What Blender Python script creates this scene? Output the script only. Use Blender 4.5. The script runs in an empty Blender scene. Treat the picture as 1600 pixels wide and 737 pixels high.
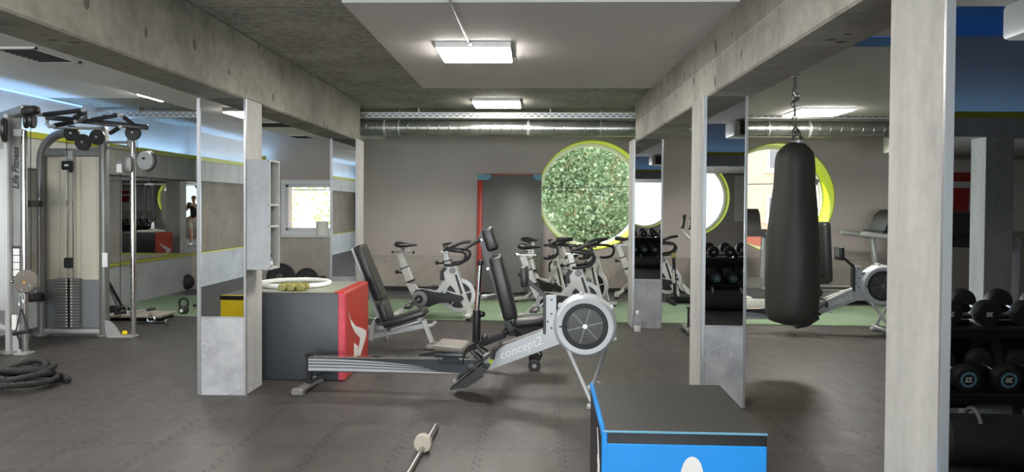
import bpy, bmesh, math, random
from mathutils import Vector as V, Matrix, Euler
random.seed(7)
PI = math.pi
SC = bpy.context.scene
COL = SC.collection

# ------------------------------------------------------------------ camera
F = 1170.0
PITCH = math.atan(22 / F)
YAW = math.atan(36 / F)          # to the left
ROLL = 0.006
CAMP = V((0, 0, 1.5))
def cam_matrix():
    m = Matrix.Rotation(YAW, 3, 'Z') @ Matrix.Rotation(PI / 2 - PITCH, 3, 'X')
    return m @ Matrix.Rotation(ROLL, 3, 'Z')
CM = cam_matrix()
_l = CM.transposed() @ V((0, 1, 0))
CX0 = 800.0
_vx, _vy = _l.x / -_l.z * F, _l.y / -_l.z * F
CXP = 836 - _vx                   # principal point
CYP = 321 + _vy
cd = bpy.data.cameras.new('camera')
cam = bpy.data.objects.new('camera', cd); COL.objects.link(cam)
cam.matrix_world = Matrix.Translation(CAMP) @ CM.to_4x4()
cd.sensor_width = 36; cd.lens = F * 36 / 1600
cd.shift_x = -(CXP - 800) / 1600
cd.shift_y = (CYP - 368.5) / 1600
cd.clip_start = 0.02; cd.clip_end = 200
SC.camera = cam

def ray(px, py):
    return CM @ V(((px - CXP) / F, (CYP - py) / F, -1))
def at(px, py, Y):
    d = ray(px, py); return CAMP + d * (Y / d.y)
def atx(px, py, X):
    d = ray(px, py); return CAMP + d * (X / d.x)
def atz(px, py, Z=0.0):
    d = ray(px, py); return CAMP + d * ((Z - 1.5) / d.z)

# ------------------------------------------------------------------ materials
def lin(c):
    c = c / 255.0
    return c / 12.92 if c <= .04045 else ((c + .055) / 1.055) ** 2.4
def rgb(h):
    if isinstance(h, str):
        h = h.lstrip('#'); return tuple(lin(int(h[i:i + 2], 16)) for i in (0, 2, 4)) + (1,)
    return tuple(h) + (1,)
class NT:
    def __init__(s, m):
        s.t = m.node_tree; s.n = s.t.nodes; s.l = s.t.links
    def new(s, typ, **k):
        n = s.n.new(typ)
        for a, b in k.items(): setattr(n, a, b)
        return n
    def link(s, a, b): s.l.new(a, b)
    def math(s, op, a, b=None, clamp=False):
        n = s.new('ShaderNodeMath', operation=op); n.use_clamp = clamp
        for i, x in enumerate((a, b)):
            if x is None: continue
            if isinstance(x, (int, float)): n.inputs[i].default_value = x
            else: s.link(x, n.inputs[i])
        return n.outputs[0]
    def mix(s, fac, a, b):
        n = s.new('ShaderNodeMix', data_type='RGBA')
        if isinstance(fac, (int, float)): n.inputs[0].default_value = fac
        else: s.link(fac, n.inputs[0])
        for i, x in ((6, a), (7, b)):
            if isinstance(x, tuple): n.inputs[i].default_value = x
            else: s.link(x, n.inputs[i])
        return n.outputs[2]
    def noise(s, vec, scale, detail=4, rough=.55, stretch=None):
        if stretch:
            mp = s.new('ShaderNodeMapping'); mp.inputs['Scale'].default_value = stretch
            s.link(vec, mp.inputs[0]); vec = mp.outputs[0]
        n = s.new('ShaderNodeTexNoise'); n.inputs['Scale'].default_value = scale
        n.inputs['Detail'].default_value = detail; n.inputs['Roughness'].default_value = rough
        s.link(vec, n.inputs['Vector']); return n.outputs[0]
    def ramp(s, fac, p0, p1, c0=(0, 0, 0, 1), c1=(1, 1, 1, 1)):
        n = s.new('ShaderNodeValToRGB'); e = n.color_ramp.elements
        e[0].position = p0; e[1].position = p1; e[0].color = c0; e[1].color = c1
        s.link(fac, n.inputs[0]); return n.outputs[0]
def base_mat(name):
    m = bpy.data.materials.new(name); m.use_nodes = True
    return m, NT(m), m.node_tree.nodes['Principled BSDF']
def mat(name, col, rough=.5, metal=0., var=.0, scale=6., bump=0., bscale=60., stretch=None, spec=.5, emit=0, sheen=0):
    m, t, b = base_mat(name)
    c = rgb(col)
    b.inputs['Roughness'].default_value = rough
    b.inputs['Metallic'].default_value = metal
    b.inputs['Specular IOR Level'].default_value = spec
    b.inputs['Base Color'].default_value = c
    if var or bump:
        tc = t.new('ShaderNodeTexCoord').outputs['Object']
    if var:
        n = t.noise(tc, scale, 5, .6, stretch)
        lo = tuple(x * (1 - var) for x in c[:3]) + (1,)
        hi = tuple(min(1, x * (1 + var)) for x in c[:3]) + (1,)
        t.link(t.ramp(n, .3, .7, lo, hi), b.inputs['Base Color'])
    if bump:
        n = t.noise(tc, bscale, 3)
        bp = t.new('ShaderNodeBump'); bp.inputs['Strength'].default_value = bump; bp.inputs['Distance'].default_value = .01
        t.link(n, bp.inputs['Height']); t.link(bp.outputs[0], b.inputs['Normal'])
    if emit:
        b.inputs['Emission Color'].default_value = c; b.inputs['Emission Strength'].default_value = emit
    return m

MT = {}
def setup_mats():
    P = MT
    P['white'] = mat('white_paint', '#e4e4e2', .45, var=.03)
    P['frame_white'] = mat('white_window_frame', '#dfe0e2', .35)
    P['ceil_grey'] = mat('grey_ceiling_paint', '#d2cecb', .8, var=.03, scale=2)
    P['ceil_white'] = mat('white_ceiling_paint', '#e2e1df', .8, var=.03, scale=2)
    P['wall_grey'] = mat('grey_wall_paint', '#b8afaa', .8, var=.05, scale=1.5, bump=.05, bscale=120)
    P['wall_concrete'] = concrete('concrete_wall_panel', '#aaa299', .12, 2.5, 0.12)
    P['wall_cool'] = concrete('pale_concrete_panel', '#a3a6aa', .12, 2.5, .1)
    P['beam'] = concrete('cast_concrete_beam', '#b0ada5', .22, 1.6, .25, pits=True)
    P['beam_dark'] = concrete('dark_concrete_beam', '#87857b', .26, 1.6, .25, pits=True, band=False)  # darker concrete tone than the right beam, without the band
    P['slab'] = slab_mat()
    P['plaster'] = concrete('pale_plaster_board', '#a5a5a1', .12, 2.2, .06, stretch=(3, 3, .5))
    P['panel'] = panel_mat()
    P['mirror'] = mat('mirror_glass', (.60, .61, .60), .005, 1.)
    P['alu'] = mat('aluminium_strip', '#b6b9bc', .35, .8)
    P['chrome'] = mat('polished_chrome', '#dadcdd', .12, 1.)
    P['steel'] = mat('brushed_steel', '#a9a9a6', .3, 1., var=.1, scale=20)
    P['duct'] = duct_mat()
    P['galv'] = mat('galvanised_tray', '#c3c4c3', .45, .6)
    P['black'] = mat('black_plastic', '#1c1c1d', .4, var=.1)
    P['black_rub'] = mat('black_rubber', '#1f1f20', .65, var=.15, bump=.1)
    P['black_pad'] = mat('black_vinyl_pad', '#232324', .38, var=.1, bump=.06, bscale=150)
    P['black_metal'] = mat('black_powder_coat', '#222326', .35, .2)
    P['silver'] = mat('silver_paint', '#b9bbbb', .32, .35, var=.04)
    P['silver_dk'] = mat('grey_powder_coat', '#80807e', .4, .4, var=.06)
    P['bike_white'] = mat('pearl_white_paint', '#bfbfbb', .3, .15, var=.03)
    P['row_grey'] = mat('light_grey_paint', '#a9adb0', .35, .1, var=.03)
    P['row_dark'] = mat('charcoal_rail_paint', '#33363b', .35, .3)
    P['seat_grey'] = mat('grey_brown_seat', '#6a645e', .55, var=.1)
    P['grille'] = mat('dark_grey_grille', '#17191c', .6)
    P['bag'] = mat('black_bag_leather', '#35332f', .55, var=.12, scale=4, bump=.15, bscale=9, stretch=(1, 1, .35))
    P['red'] = mat('red_vinyl', '#ab3023', .4, var=.08, bump=.12, bscale=10)
    P['pink'] = mat('worn_red_vinyl', '#cf4a5a', .45, var=.15, scale=14)
    P['mat_vinyl'] = mat('grey_mat_vinyl', '#696966', .4, var=.1, scale=2, bump=.2, bscale=3)
    P['darkgrey_vinyl'] = mat('dark_grey_vinyl', '#383b40', .45, var=.08, scale=3, bump=.15, bscale=5)
    P['box_top'] = mat('grey_vinyl_top', '#353432', .5, var=.08, scale=3, bump=.12, bscale=6)
    P['box_top2'] = mat('pale_green_vinyl_top', '#8d9180', .3, var=.08, scale=3)
    P['blue'] = mat('bright_blue_vinyl', '#0b84d4', .38, var=.05, scale=5, bump=.15, bscale=7)
    P['blue_pad'] = mat('dusty_blue_vinyl', '#5f93ab', .5)
    P['yellow'] = mat('yellow_vinyl', '#e5c913', .4, var=.05)
    P['navy'] = mat('near_black_strip', '#0c0e12', .6)
    P['logo'] = mat('off_white_print', '#d9d6d3', .5)
    P['lime'] = mat('lime_yellow_paint', '#c3d41f', .5, var=.04)
    P['lime_dk'] = mat('olive_yellow_trim', '#a5a52a', .5)
    P['beige'] = mat('beige_metal_cover', '#cfc9b8', .4, .1, var=.04, scale=3)
    P['smoke'] = mat('grey_smoked_cover', '#7d8084', .3)
    P['label_w'] = mat('white_sticker', '#e6e6e4', .5)
    P['orange'] = mat('orange_sticker', '#d98c1e', .5)
    P['rope'] = mat('charcoal_rope', '#2f3131', .8, var=.3, scale=40, bump=.4, bscale=200)
    P['gold'] = mat('yellow_green_vinyl', '#8f8a4c', .5, var=.12)
    P['board'] = mat('beige_grey_board', '#a49c90', .6, var=.08)
    P['paper'] = mat('white_paper', '#e6e3df', .8)
    P['plastic_white'] = mat('milky_plastic', '#d8d8d6', .4)
    P['clear'] = glass_mat('clear_bottle_plastic')
    P['pane'] = pane_mat()
    P['led'] = mat('blue_led_tape', (.30, .56, 1.0), .5, emit=38)
    P['led_soft'] = mat('soft_blue_led_tape', (.22, .5, 1.0), .5, emit=10)
    P['led_dim'] = mat('faint_blue_led_tape', (.25, .5, 1.0), .5, emit=1.6)
    P['diff'] = mat('lamp_diffuser', (1., .96, .91), .5, emit=62)
    P['bulb_dark'] = mat('dark_vent', '#35363a', .6)
    P['floor'] = floor_mat()
    P['turf'] = turf_mat()
    P['floor_dk'] = mat('dark_grey_vinyl_floor', '#5b5b5e', .5, var=.15, scale=2)
    P['skirt'] = mat('black_skirting', '#1f1f20', .5)
    P['leaf'] = leaf_mat('pale_conifer_leaf', '#93b58e', '#c6d8b4', '#c2a884')
    P['leaf2'] = leaf_mat('bright_leaf', '#a9c888', '#e6f0cf', '#e0e2bb')
    P['bark'] = mat('tree_bark', '#5d4c3c', .9, var=.3)
    P['facade'] = mat('peach_render', '#dcc0ab', .9, var=.1, scale=.8)
    P['brick'] = mat('rust_red_fence', '#a05a48', .8, var=.2, scale=12)
    P['window_dark'] = mat('grey_window_blind', '#8a8a90', .4)
    P['ground'] = mat('pale_paving', '#b5b0a6', .9, var=.1)
    P['skin'] = mat('skin', '#c79a80', .5)
    P['hair'] = mat('short_brown_hair', '#4a3a2c', .7, bump=.4, bscale=120)
    P['shirt'] = mat('black_cotton', '#1d1e20', .85)
    P['shorts'] = mat('light_grey_cotton', '#bdbcb8', .85)
    P['shoe'] = mat('white_trainer', '#d8d8d8', .5)
    P['brown_wall'] = concrete('brown_grey_wall_panel', '#756c60', .15, 2, .1)
    P['blue_ceil'] = mat('blue_ceiling_paint', '#3f86cf', .7)
    P['red_sign'] = mat('red_sign_paint', '#b01c22', .4)
    P['rust'] = mat('rusty_orange_bottle', '#8a4a35', .5)
def concrete(name, col, var, scale, bump, pits=False, stretch=None, band=True):
    m, t, b = base_mat(name); c = rgb(col)
    tc = t.new('ShaderNodeTexCoord').outputs['Object']
    n1 = t.noise(tc, scale, 8, .62, stretch); n2 = t.noise(tc, scale * 9, 4, .6)
    k = t.math('ADD', t.math('MULTIPLY', n1, .7), t.math('MULTIPLY', n2, .3))
    lo = tuple(x * (1 - var * 1.7) for x in c[:3]) + (1,); hi = tuple(min(1, x * (1 + var * 1.7)) for x in c[:3]) + (1,)
    colr = t.ramp(k, .33, .67, lo, hi)
    if pits:
        vo = t.new('ShaderNodeTexVoronoi'); vo.inputs['Scale'].default_value = 4.2
        mp = t.new('ShaderNodeMapping'); mp.inputs['Scale'].default_value = (1, 1.2, .75); t.link(tc, mp.inputs[0])
        t.link(mp.outputs[0], vo.inputs['Vector'])
        n3 = t.noise(tc, 2.3, 2)
        pit = t.math('MULTIPLY', t.math('LESS_THAN', vo.outputs['Distance'], .13), t.math('GREATER_THAN', n3, .46))
        colr = t.mix(t.math('MULTIPLY', pit, .75), colr, rgb('#4a4238'))
        sx0 = t.new('ShaderNodeSeparateXYZ'); t.link(tc, sx0.inputs[0])
        colr = t.mix(t.math('MULTIPLY', t.math('GREATER_THAN', t.math('ADD', sx0.outputs[2], t.math('MULTIPLY', t.noise(tc, .8, 2), .02)), .255), .35 if band else .0), colr, rgb('#6d675c'))
        stn = t.ramp(t.noise(tc, 2.2, 5, .6, (1, 2.2, .35)), .56, .7)
        colr = t.mix(t.math('MULTIPLY', stn, .35), colr, rgb('#5c574a'))
        # pale formwork lines along the beam
        sx = t.new('ShaderNodeSeparateXYZ'); t.link(tc, sx.inputs[0])
        zl = t.math('ADD', sx.outputs[2], t.math('MULTIPLY', t.noise(tc, .8, 2), .02))
        ln = t.math('LESS_THAN', t.math('ABSOLUTE', t.math('SUBTRACT', zl, .245)), .004)
        colr = t.mix(t.math('MULTIPLY', ln, .4 if band else .0), colr, rgb('#c9c4b8'))
    t.link(colr, b.inputs['Base Color'])
    b.inputs['Roughness'].default_value = .8
    bp = t.new('ShaderNodeBump'); bp.inputs['Strength'].default_value = bump; bp.inputs['Distance'].default_value = .02
    t.link(k, bp.inputs['Height']); t.link(bp.outputs[0], b.inputs['Normal'])
    return m
def slab_mat():
    m, t, b = base_mat('board_marked_concrete')
    tc = t.new('ShaderNodeTexCoord').outputs['Object']
    n1 = t.noise(tc, 26, 5, .65, (.6, 1.6, 1)); n2 = t.noise(tc, 1.3, 4)
    vo = t.new('ShaderNodeTexVoronoi'); vo.inputs['Scale'].default_value = 30; t.link(tc, vo.inputs['Vector'])
    k = t.math('ADD', t.math('MULTIPLY', n1, .6), t.math('MULTIPLY', n2, .4))
    c1 = t.ramp(k, .38, .62, rgb('#6c6a62'), rgb('#bdbbb2'))
    c2 = t.mix(.25, c1, t.ramp(vo.outputs['Color'], .2, .9, rgb('#68665d'), rgb('#b3b1a7')))
    br = t.new('ShaderNodeTexBrick'); br.inputs['Scale'].default_value = 1; br.inputs['Mortar Size'].default_value = .006
    br.inputs['Brick Width'].default_value = 2.5; br.inputs['Row Height'].default_value = 1.25
    t.link(tc, br.inputs['Vector'])
    c3 = t.mix(t.math('MULTIPLY', br.outputs['Fac'], .6), c2, rgb('#3a372f'))
    t.link(c3, b.inputs['Base Color']); b.inputs['Roughness'].default_value = .85
    bp = t.new('ShaderNodeBump'); bp.inputs['Strength'].default_value = .25; bp.inputs['Distance'].default_value = .01
    t.link(k, bp.inputs['Height']); t.link(bp.outputs[0], b.inputs['Normal'])
    return m
def panel_mat():
    m, t, b = base_mat('embossed_pale_tile')
    tc = t.new('ShaderNodeTexCoord').outputs['Object']
    vo = t.new('ShaderNodeTexVoronoi'); vo.inputs['Scale'].default_value = 9; t.link(tc, vo.inputs['Vector'])
    rings = t.math('SINE', t.math('MULTIPLY', vo.outputs['Distance'], 62))
    big = t.noise(tc, 3.0, 3)
    mask = t.ramp(big, .45, .6)
    hgt = t.math('MULTIPLY', rings, mask)
    n = t.noise(tc, 7, 6)
    c = t.ramp(n, .3, .7, rgb('#94969a'), rgb('#b4b5b8'))
    c2 = t.mix(t.math('MULTIPLY', t.math('GREATER_THAN', hgt, .45), .42), c, rgb('#7f8186'))
    t.link(c2, b.inputs['Base Color']); b.inputs['Roughness'].default_value = .55
    bp = t.new('ShaderNodeBump'); bp.inputs['Strength'].default_value = .35; bp.inputs['Distance'].default_value = .004
    t.link(hgt, bp.inputs['Height']); t.link(bp.outputs[0], b.inputs['Normal'])
    return m
def duct_mat():
    m, t, b = base_mat('spiral_duct_metal')
    tc = t.new('ShaderNodeTexCoord').outputs['Object']
    sx = t.new('ShaderNodeSeparateXYZ'); t.link(tc, sx.inputs[0])
    n = t.noise(tc, 3, 5)
    t.link(t.ramp(n, .3, .7, rgb('#8b8d88'), rgb('#b5b6b0')), b.inputs['Base Color'])
    b.inputs['Metallic'].default_value = .9; b.inputs['Roughness'].default_value = .32
    ang = t.math('ARCTAN2', sx.outputs[2], sx.outputs[1])
    w = t.math('SINE', t.math('ADD', t.math('MULTIPLY', sx.outputs[0], 2 * PI / .145), ang))
    r = t.ramp(w, .96, 1.0)
    bp = t.new('ShaderNodeBump'); bp.inputs['Strength'].default_value = .8; bp.inputs['Distance'].default_value = .006
    t.link(r, bp.inputs['Height']); t.link(bp.outputs[0], b.inputs['Normal'])
    return m
def glass_mat(name):
    m, t, b = base_mat(name)
    b.inputs['Transmission Weight'].default_value = .9; b.inputs['Roughness'].default_value = .1
    b.inputs['Base Color'].default_value = (.9, .93, .95, 1); b.inputs['IOR'].default_value = 1.1
    return m
def pane_mat():
    m, t, b = base_mat('window_glass')
    t.n.remove(b)
    out = t.n['Material Output']
    tr = t.new('ShaderNodeBsdfTransparent'); tr.inputs[0].default_value = (.97, .985, .98, 1)
    t.link(tr.outputs[0], out.inputs[0])
    return m
def floor_mat():
    m, t, b = base_mat('rubber_puzzle_tiles')
    g = t.new('ShaderNodeNewGeometry').outputs['Position']
    sx = t.new('ShaderNodeSeparateXYZ'); t.link(g, sx.inputs[0])
    X, Y = sx.outputs[0], sx.outputs[1]
    def seam(a, o, off):
        w = t.math('SINE', t.math('MULTIPLY', o, 2 * PI / .1))
        w = t.math('MINIMUM', t.math('MAXIMUM', t.math('MULTIPLY', w, 2.5), -1), 1)
        s = t.math('ADD', t.math('SUBTRACT', a, off), t.math('MULTIPLY', w, .017))
        fr = t.math('FRACT', t.math('ADD', t.math('DIVIDE', s, .5), 100.5))
        d = t.math('MULTIPLY', t.math('ABSOLUTE', t.math('SUBTRACT', fr, .5)), .5)
        return t.math('LESS_THAN', d, .0075)
    sm = t.math('MAXIMUM', seam(X, Y, .17), seam(Y, X, .08))
    fade = t.ramp(t.noise(g, 1.7, 3), .12, .35)
    n1 = t.noise(g, .9, 5, .6); n2 = t.noise(g, 9, 5, .7, (1, .35, 1)); n3 = t.noise(g, 160, 2)
    k = t.math('ADD', t.math('MULTIPLY', n1, .5), t.math('MULTIPLY', n2, .5))
    c = t.ramp(k, .32, .7, rgb('#2f2c2a'), rgb('#494541'))
    c = t.mix(t.math('MULTIPLY', t.math('MULTIPLY', sm, fade), .95), c, rgb('#12100f'))
    # pale grit caught in the seams
    vo = t.new('ShaderNodeTexVoronoi'); vo.inputs['Scale'].default_value = 11; t.link(g, vo.inputs['Vector'])
    gr = t.math('MULTIPLY', t.math('LESS_THAN', vo.outputs['Distance'], .075), t.math('GREATER_THAN', t.noise(g, 3, 2), .57))
    c = t.mix(t.math('MULTIPLY', gr, .6), c, rgb('#a8a29b'))
    t.link(c, b.inputs['Base Color'])
    t.link(t.ramp(n2, .3, .7, (.42,) * 3 + (1,), (.6,) * 3 + (1,)), b.inputs['Roughness'])
    b.inputs['Specular IOR Level'].default_value = .5
    bp = t.new('ShaderNodeBump'); bp.inputs['Strength'].default_value = .25; bp.inputs['Distance'].default_value = .004
    t.link(t.math('SUBTRACT', t.math('MULTIPLY', n3, .3), sm), bp.inputs['Height']); t.link(bp.outputs[0], b.inputs['Normal'])
    return m
def turf_mat():
    m, t, b = base_mat('green_turf')
    g = t.new('ShaderNodeNewGeometry').outputs['Position']
    n = t.noise(g, 220, 3, .7); n2 = t.noise(g, 1.2, 3)
    k = t.math('ADD', t.math('MULTIPLY', n, .6), t.math('MULTIPLY', n2, .4))
    t.link(t.ramp(k, .3, .7, rgb('#5f7a5c'), rgb('#93a78b')), b.inputs['Base Color'])
    b.inputs['Roughness'].default_value = .9
    bp = t.new('ShaderNodeBump'); bp.inputs['Strength'].default_value = .6; bp.inputs['Distance'].default_value = .01
    t.link(n, bp.inputs['Height']); t.link(bp.outputs[0], b.inputs['Normal'])
    return m
def leaf_mat(name, a, b_, c_):
    m, t, b = base_mat(name)
    g = t.new('ShaderNodeNewGeometry')
    n = t.noise(g.outputs['Position'], 2.6, 3)
    c = t.ramp(g.outputs['Random Per Island'], 0, 1, rgb(a), rgb(b_))
    c = t.mix(t.ramp(n, .58, .68), c, rgb(c_))
    t.link(c, b.inputs['Base Color']); b.inputs['Roughness'].default_value = .6
    b.inputs['Transmission Weight'].default_value = 0
    return m

# ------------------------------------------------------------------ mesh builder
def basis(d, up=V((0, 0, 1))):
    d = d.normalized()
    if abs(d.dot(up)) > .995: up = V((0, 1, 0))
    x = up.cross(d).normalized(); y = d.cross(x)
    return x, y, d
class MB:
    def __init__(s): s.v = []; s.f = []
    def add(s, vs, fs):
        o = len(s.v); s.v += [V(p) for p in vs]; s.f += [tuple(o + i for i in f) for f in fs]; return s
    def box(s, c, size, rot=None, bev=0., seg=1):
        bm = bmesh.new(); bmesh.ops.create_cube(bm, size=1)
        for v in bm.verts: v.co = V((v.co.x * size[0], v.co.y * size[1], v.co.z * size[2]))
        if bev > 0:
            bev = min(bev, min(size) * .49)
            bmesh.ops.bevel(bm, geom=bm.edges[:], offset=bev, segments=seg, profile=.5, affect='EDGES')
        bm.verts.index_update()
        R = rot if rot is not None else Matrix.Identity(3)
        c = V(c)
        s.add([c + R @ v.co for v in bm.verts], [[v.index for v in f.verts] for f in bm.faces]); bm.free(); return s
    def bb(s, x0, x1, y0, y1, z0, z1, bev=0., seg=1):
        return s.box(((x0 + x1) / 2, (y0 + y1) / 2, (z0 + z1) / 2), (abs(x1 - x0), abs(y1 - y0), abs(z1 - z0)), None, bev, seg)
    def beam(s, p0, p1, w, h, bev=.004, up=V((0, 0, 1)), seg=1):
        p0, p1 = V(p0), V(p1); x, y, d = basis(p1 - p0, V(up))
        R = Matrix((x, y, d)).transposed()
        return s.box((p0 + p1) / 2, (w, h, (p1 - p0).length), R, bev, seg)
    def tube(s, pts, r, n=10, closed=False):
        pts = [V(p) for p in pts]; N = len(pts)
        rs = r if isinstance(r, (list, tuple)) else [r] * N
        vs, fs = [], []
        px = None
        for i, p in enumerate(pts):
            if closed: d = pts[(i + 1) % N] - pts[i - 1]
            else: d = pts[min(i + 1, N - 1)] - pts[max(i - 1, 0)]
            if d.length < 1e-9: d = V((0, 0, 1))
            d.normalize()
            if px is None: x, y, d = basis(d)
            else:
                x = px - d * px.dot(d)
                if x.length < 1e-6: x, y, d = basis(d)
                x.normalize(); y = d.cross(x)
            px = x
            for k in range(n):
                a = 2 * PI * k / n; vs.append(p + (x * math.cos(a) + y * math.sin(a)) * rs[i])
        M = N if closed else N - 1
        for i in range(M):
            for k in range(n):
                a, b = i * n + k, i * n + (k + 1) % n
                c, d2 = ((i + 1) % N) * n + (k + 1) % n, ((i + 1) % N) * n + k
                fs.append((a, b, c, d2))
        if not closed:
            fs.append(tuple(reversed(range(n)))); fs.append(tuple((N - 1) * n + k for k in range(n)))
        return s.add(vs, fs)
    def cyl(s, p0, p1, r, n=20, r2=None): return s.tube([p0, p1], [r, r if r2 is None else r2], n)
    def lathe(s, prof, o, axis=(0, 0, 1), n=24, closed=False, arc=None):
        o = V(o); x, y, d = basis(V(axis)); vs, fs = [], []; m = len(prof)
        for k in range(n):
            a = 2 * PI * k / n; u = x * math.cos(a) + y * math.sin(a)
            for (r, z) in prof: vs.append(o + u * max(r, 1e-5) + d * z)
        for k in range(n):
            k2 = (k + 1) % n
            for j in range(m if closed else m - 1):
                j2 = (j + 1) % m
                fs.append((k * m + j, k2 * m + j, k2 * m + j2, k * m + j2))
        if not closed:
            if prof[0][0] > 1e-4: fs.append(tuple(k * m for k in range(n)))
            if prof[-1][0] > 1e-4: fs.append(tuple(k * m + m - 1 for k in range(n)))
        return s.add(vs, fs)
    def ball(s, o, r, n=16, sc=(1, 1, 1)):
        i0 = len(s.v)
        s.lathe([(r * math.sin(PI * i / 10), -r * math.cos(PI * i / 10)) for i in range(11)], (0, 0, 0), (0, 0, 1), n)
        for i in range(i0, len(s.v)):
            p = s.v[i]; s.v[i] = V((p.x * sc[0], p.y * sc[1], p.z * sc[2])) + V(o)
        return s
    def disc(s, o, axis, r, t, n=28, bev=.0):
        h = t / 2; b = bev
        pr = [(r - b, -h), (r, -h + b), (r, h - b), (r - b, h)] if b else [(r, -h), (r, h)]
        return s.lathe(pr, o, axis, n)
    def ring(s, o, axis, r0, r1, t, n=36):
        h = t / 2; return s.lathe([(r0, -h), (r1, -h), (r1, h), (r0, h)], o, axis, n, closed=True)
    def torus(s, o, axis, R, r, n=36, m=10):
        return s.lathe([(R + r * math.cos(2 * PI * k / m), r * math.sin(2 * PI * k / m)) for k in range(m)], o, axis, n, closed=True)
    def prism(s, poly, o, ux, uy, t, centre=False):
        o, ux, uy = V(o), V(ux), V(uy); nz = ux.cross(uy).normalized()
        n = len(poly); a = -t / 2 if centre else 0; b = t / 2 if centre else t
        vs = [o + ux * p[0] + uy * p[1] + nz * a for p in poly] + [o + ux * p[0] + uy * p[1] + nz * b for p in poly]
        fs = [tuple(reversed(range(n))), tuple(range(n, 2 * n))] + [(i, (i + 1) % n, n + (i + 1) % n, n + i) for i in range(n)]
        return s.add(vs, fs)
    def hull(s, p8):   # eight corner points, box order (bottom 4, top 4)
        return s.add(p8, [(3, 2, 1, 0), (4, 5, 6, 7), (0, 1, 5, 4), (1, 2, 6, 5), (2, 3, 7, 6), (3, 0, 4, 7)])
    def text(s, txt, o, ux, uy, size, ext=.001, shear=0., bold=0.):
        cu = bpy.data.curves.new('t', 'FONT'); cu.body = txt; cu.size = size; cu.align_x = 'CENTER'; cu.align_y = 'CENTER'
        cu.extrude = ext; cu.shear = shear; cu.offset = bold; cu.resolution_u = 3
        ob = bpy.data.objects.new('t', cu); COL.objects.link(ob)
        dg = bpy.context.evaluated_depsgraph_get(); me = bpy.data.meshes.new_from_object(ob.evaluated_get(dg))
        o, ux, uy = V(o), V(ux).normalized(), V(uy).normalized(); nz = ux.cross(uy)
        s.add([o + ux * v.co.x + uy * v.co.y + nz * v.co.z for v in me.vertices], [tuple(p.vertices) for p in me.polygons])
        bpy.data.objects.remove(ob); bpy.data.curves.remove(cu); bpy.data.meshes.remove(me)
        return s
    def build_each(s, name, m, parent=None, **k):
        par = list(range(len(s.v)))
        def find(i):
            while par[i] != i: par[i] = par[par[i]]; i = par[i]
            return i
        for f in s.f:
            r = find(f[0])
            for i in f[1:]: par[find(i)] = r
        groups = {}
        for f in s.f: groups.setdefault(find(f[0]), []).append(f)
        out = []
        for fs in groups.values():
            ids = sorted({i for f in fs for i in f}); mp = {j: n for n, j in enumerate(ids)}
            q = MB(); q.v = [s.v[j].copy() for j in ids]; q.f = [tuple(mp[i] for i in f) for f in fs]
            out.append(q.build(name, m, parent, **k))
        return out
    def build(s, name, m, parent=None, world=False, loc=None, fixn=True, angle=.6, sub=0):
        if world and parent is not None:
            top = parent; chain = [parent]
            while top.parent: top = top.parent; chain.append(top)
            M = Matrix.Identity(4)
            for c in reversed(chain): M = M @ c.matrix_basis
            Mi = M.inverted(); s.v = [Mi @ p for p in s.v]
        if loc is not None: s.v = [p - V(loc) for p in s.v]
        me = bpy.data.meshes.new(name); me.from_pydata([tuple(p) for p in s.v], [], s.f)
        if fixn:
            bm = bmesh.new(); bm.from_mesh(me); bmesh.ops.recalc_face_normals(bm, faces=bm.faces[:]); bm.to_mesh(me); bm.free()
        me.shade_smooth(); me.set_sharp_from_angle(angle=angle)
        me.materials.append(MT[m] if isinstance(m, str) else m)
        o = bpy.data.objects.new(name, me); COL.objects.link(o)
        if parent is not None: o.parent = parent
        if loc is not None: o.location = loc
        if sub:
            sm = o.modifiers.new('s', 'SUBSURF'); sm.levels = sub; sm.render_levels = sub
        return o
def tag(o, label, cat, group=None, kind=None):
    o['label'] = label; o['category'] = cat
    if group: o['group'] = group
    if kind: o['kind'] = kind
    return o
def thing(name, label, cat, loc=(0, 0, 0), rz=0, group=None):
    o = bpy.data.objects.new(name, None); COL.objects.link(o); o.empty_display_size = .1
    o.location = loc; o.rotation_euler = (0, 0, rz)
    return tag(o, label, cat, group)
def struct(mb, name, m, parent=None, **k):
    o = mb.build(name, m, parent, **k)
    if parent is None: o['kind'] = 'structure'
    return o
def dup(root, loc, rz, label=None, group=None):
    r = root.copy(); COL.objects.link(r); r.location = loc; r.rotation_euler = (0, 0, rz)
    if label: r['label'] = label
    if group: r['group'] = group
    for ch in list(root.children):
        c = ch.copy(); COL.objects.link(c); c.parent = r
        for g in list(ch.children):
            d = g.copy(); COL.objects.link(d); d.parent = c
    return r
def arc(c, u, w, r, a0, a1, n=10):
    c, u, w = V(c), V(u), V(w)
    return [c + u * (r * math.cos(a0 + (a1 - a0) * i / n)) + w * (r * math.sin(a0 + (a1 - a0) * i / n)) for i in range(n + 1)]
def spline(pts, n=8):
    pts = [V(p) for p in pts]; out = []
    for i in range(len(pts) - 1):
        p0 = pts[max(i - 1, 0)]; p1 = pts[i]; p2 = pts[i + 1]; p3 = pts[min(i + 2, len(pts) - 1)]
        for k in range(n):
            t = k / n
            out.append(.5 * ((2 * p1) + (p2 - p0) * t + (2 * p0 - 5 * p1 + 4 * p2 - p3) * t * t + (3 * p1 - p0 - 3 * p2 + p3) * t ** 3))
    out.append(pts[-1]); return out
setup_mats()
XL, XR, YB, YF = -6.1, 8.0, 13.0, -7.0     # left wall, right wall, far wall, wall behind
ZC, ZB = 2.82, 2.32                         # slab and beam soffit
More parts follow.
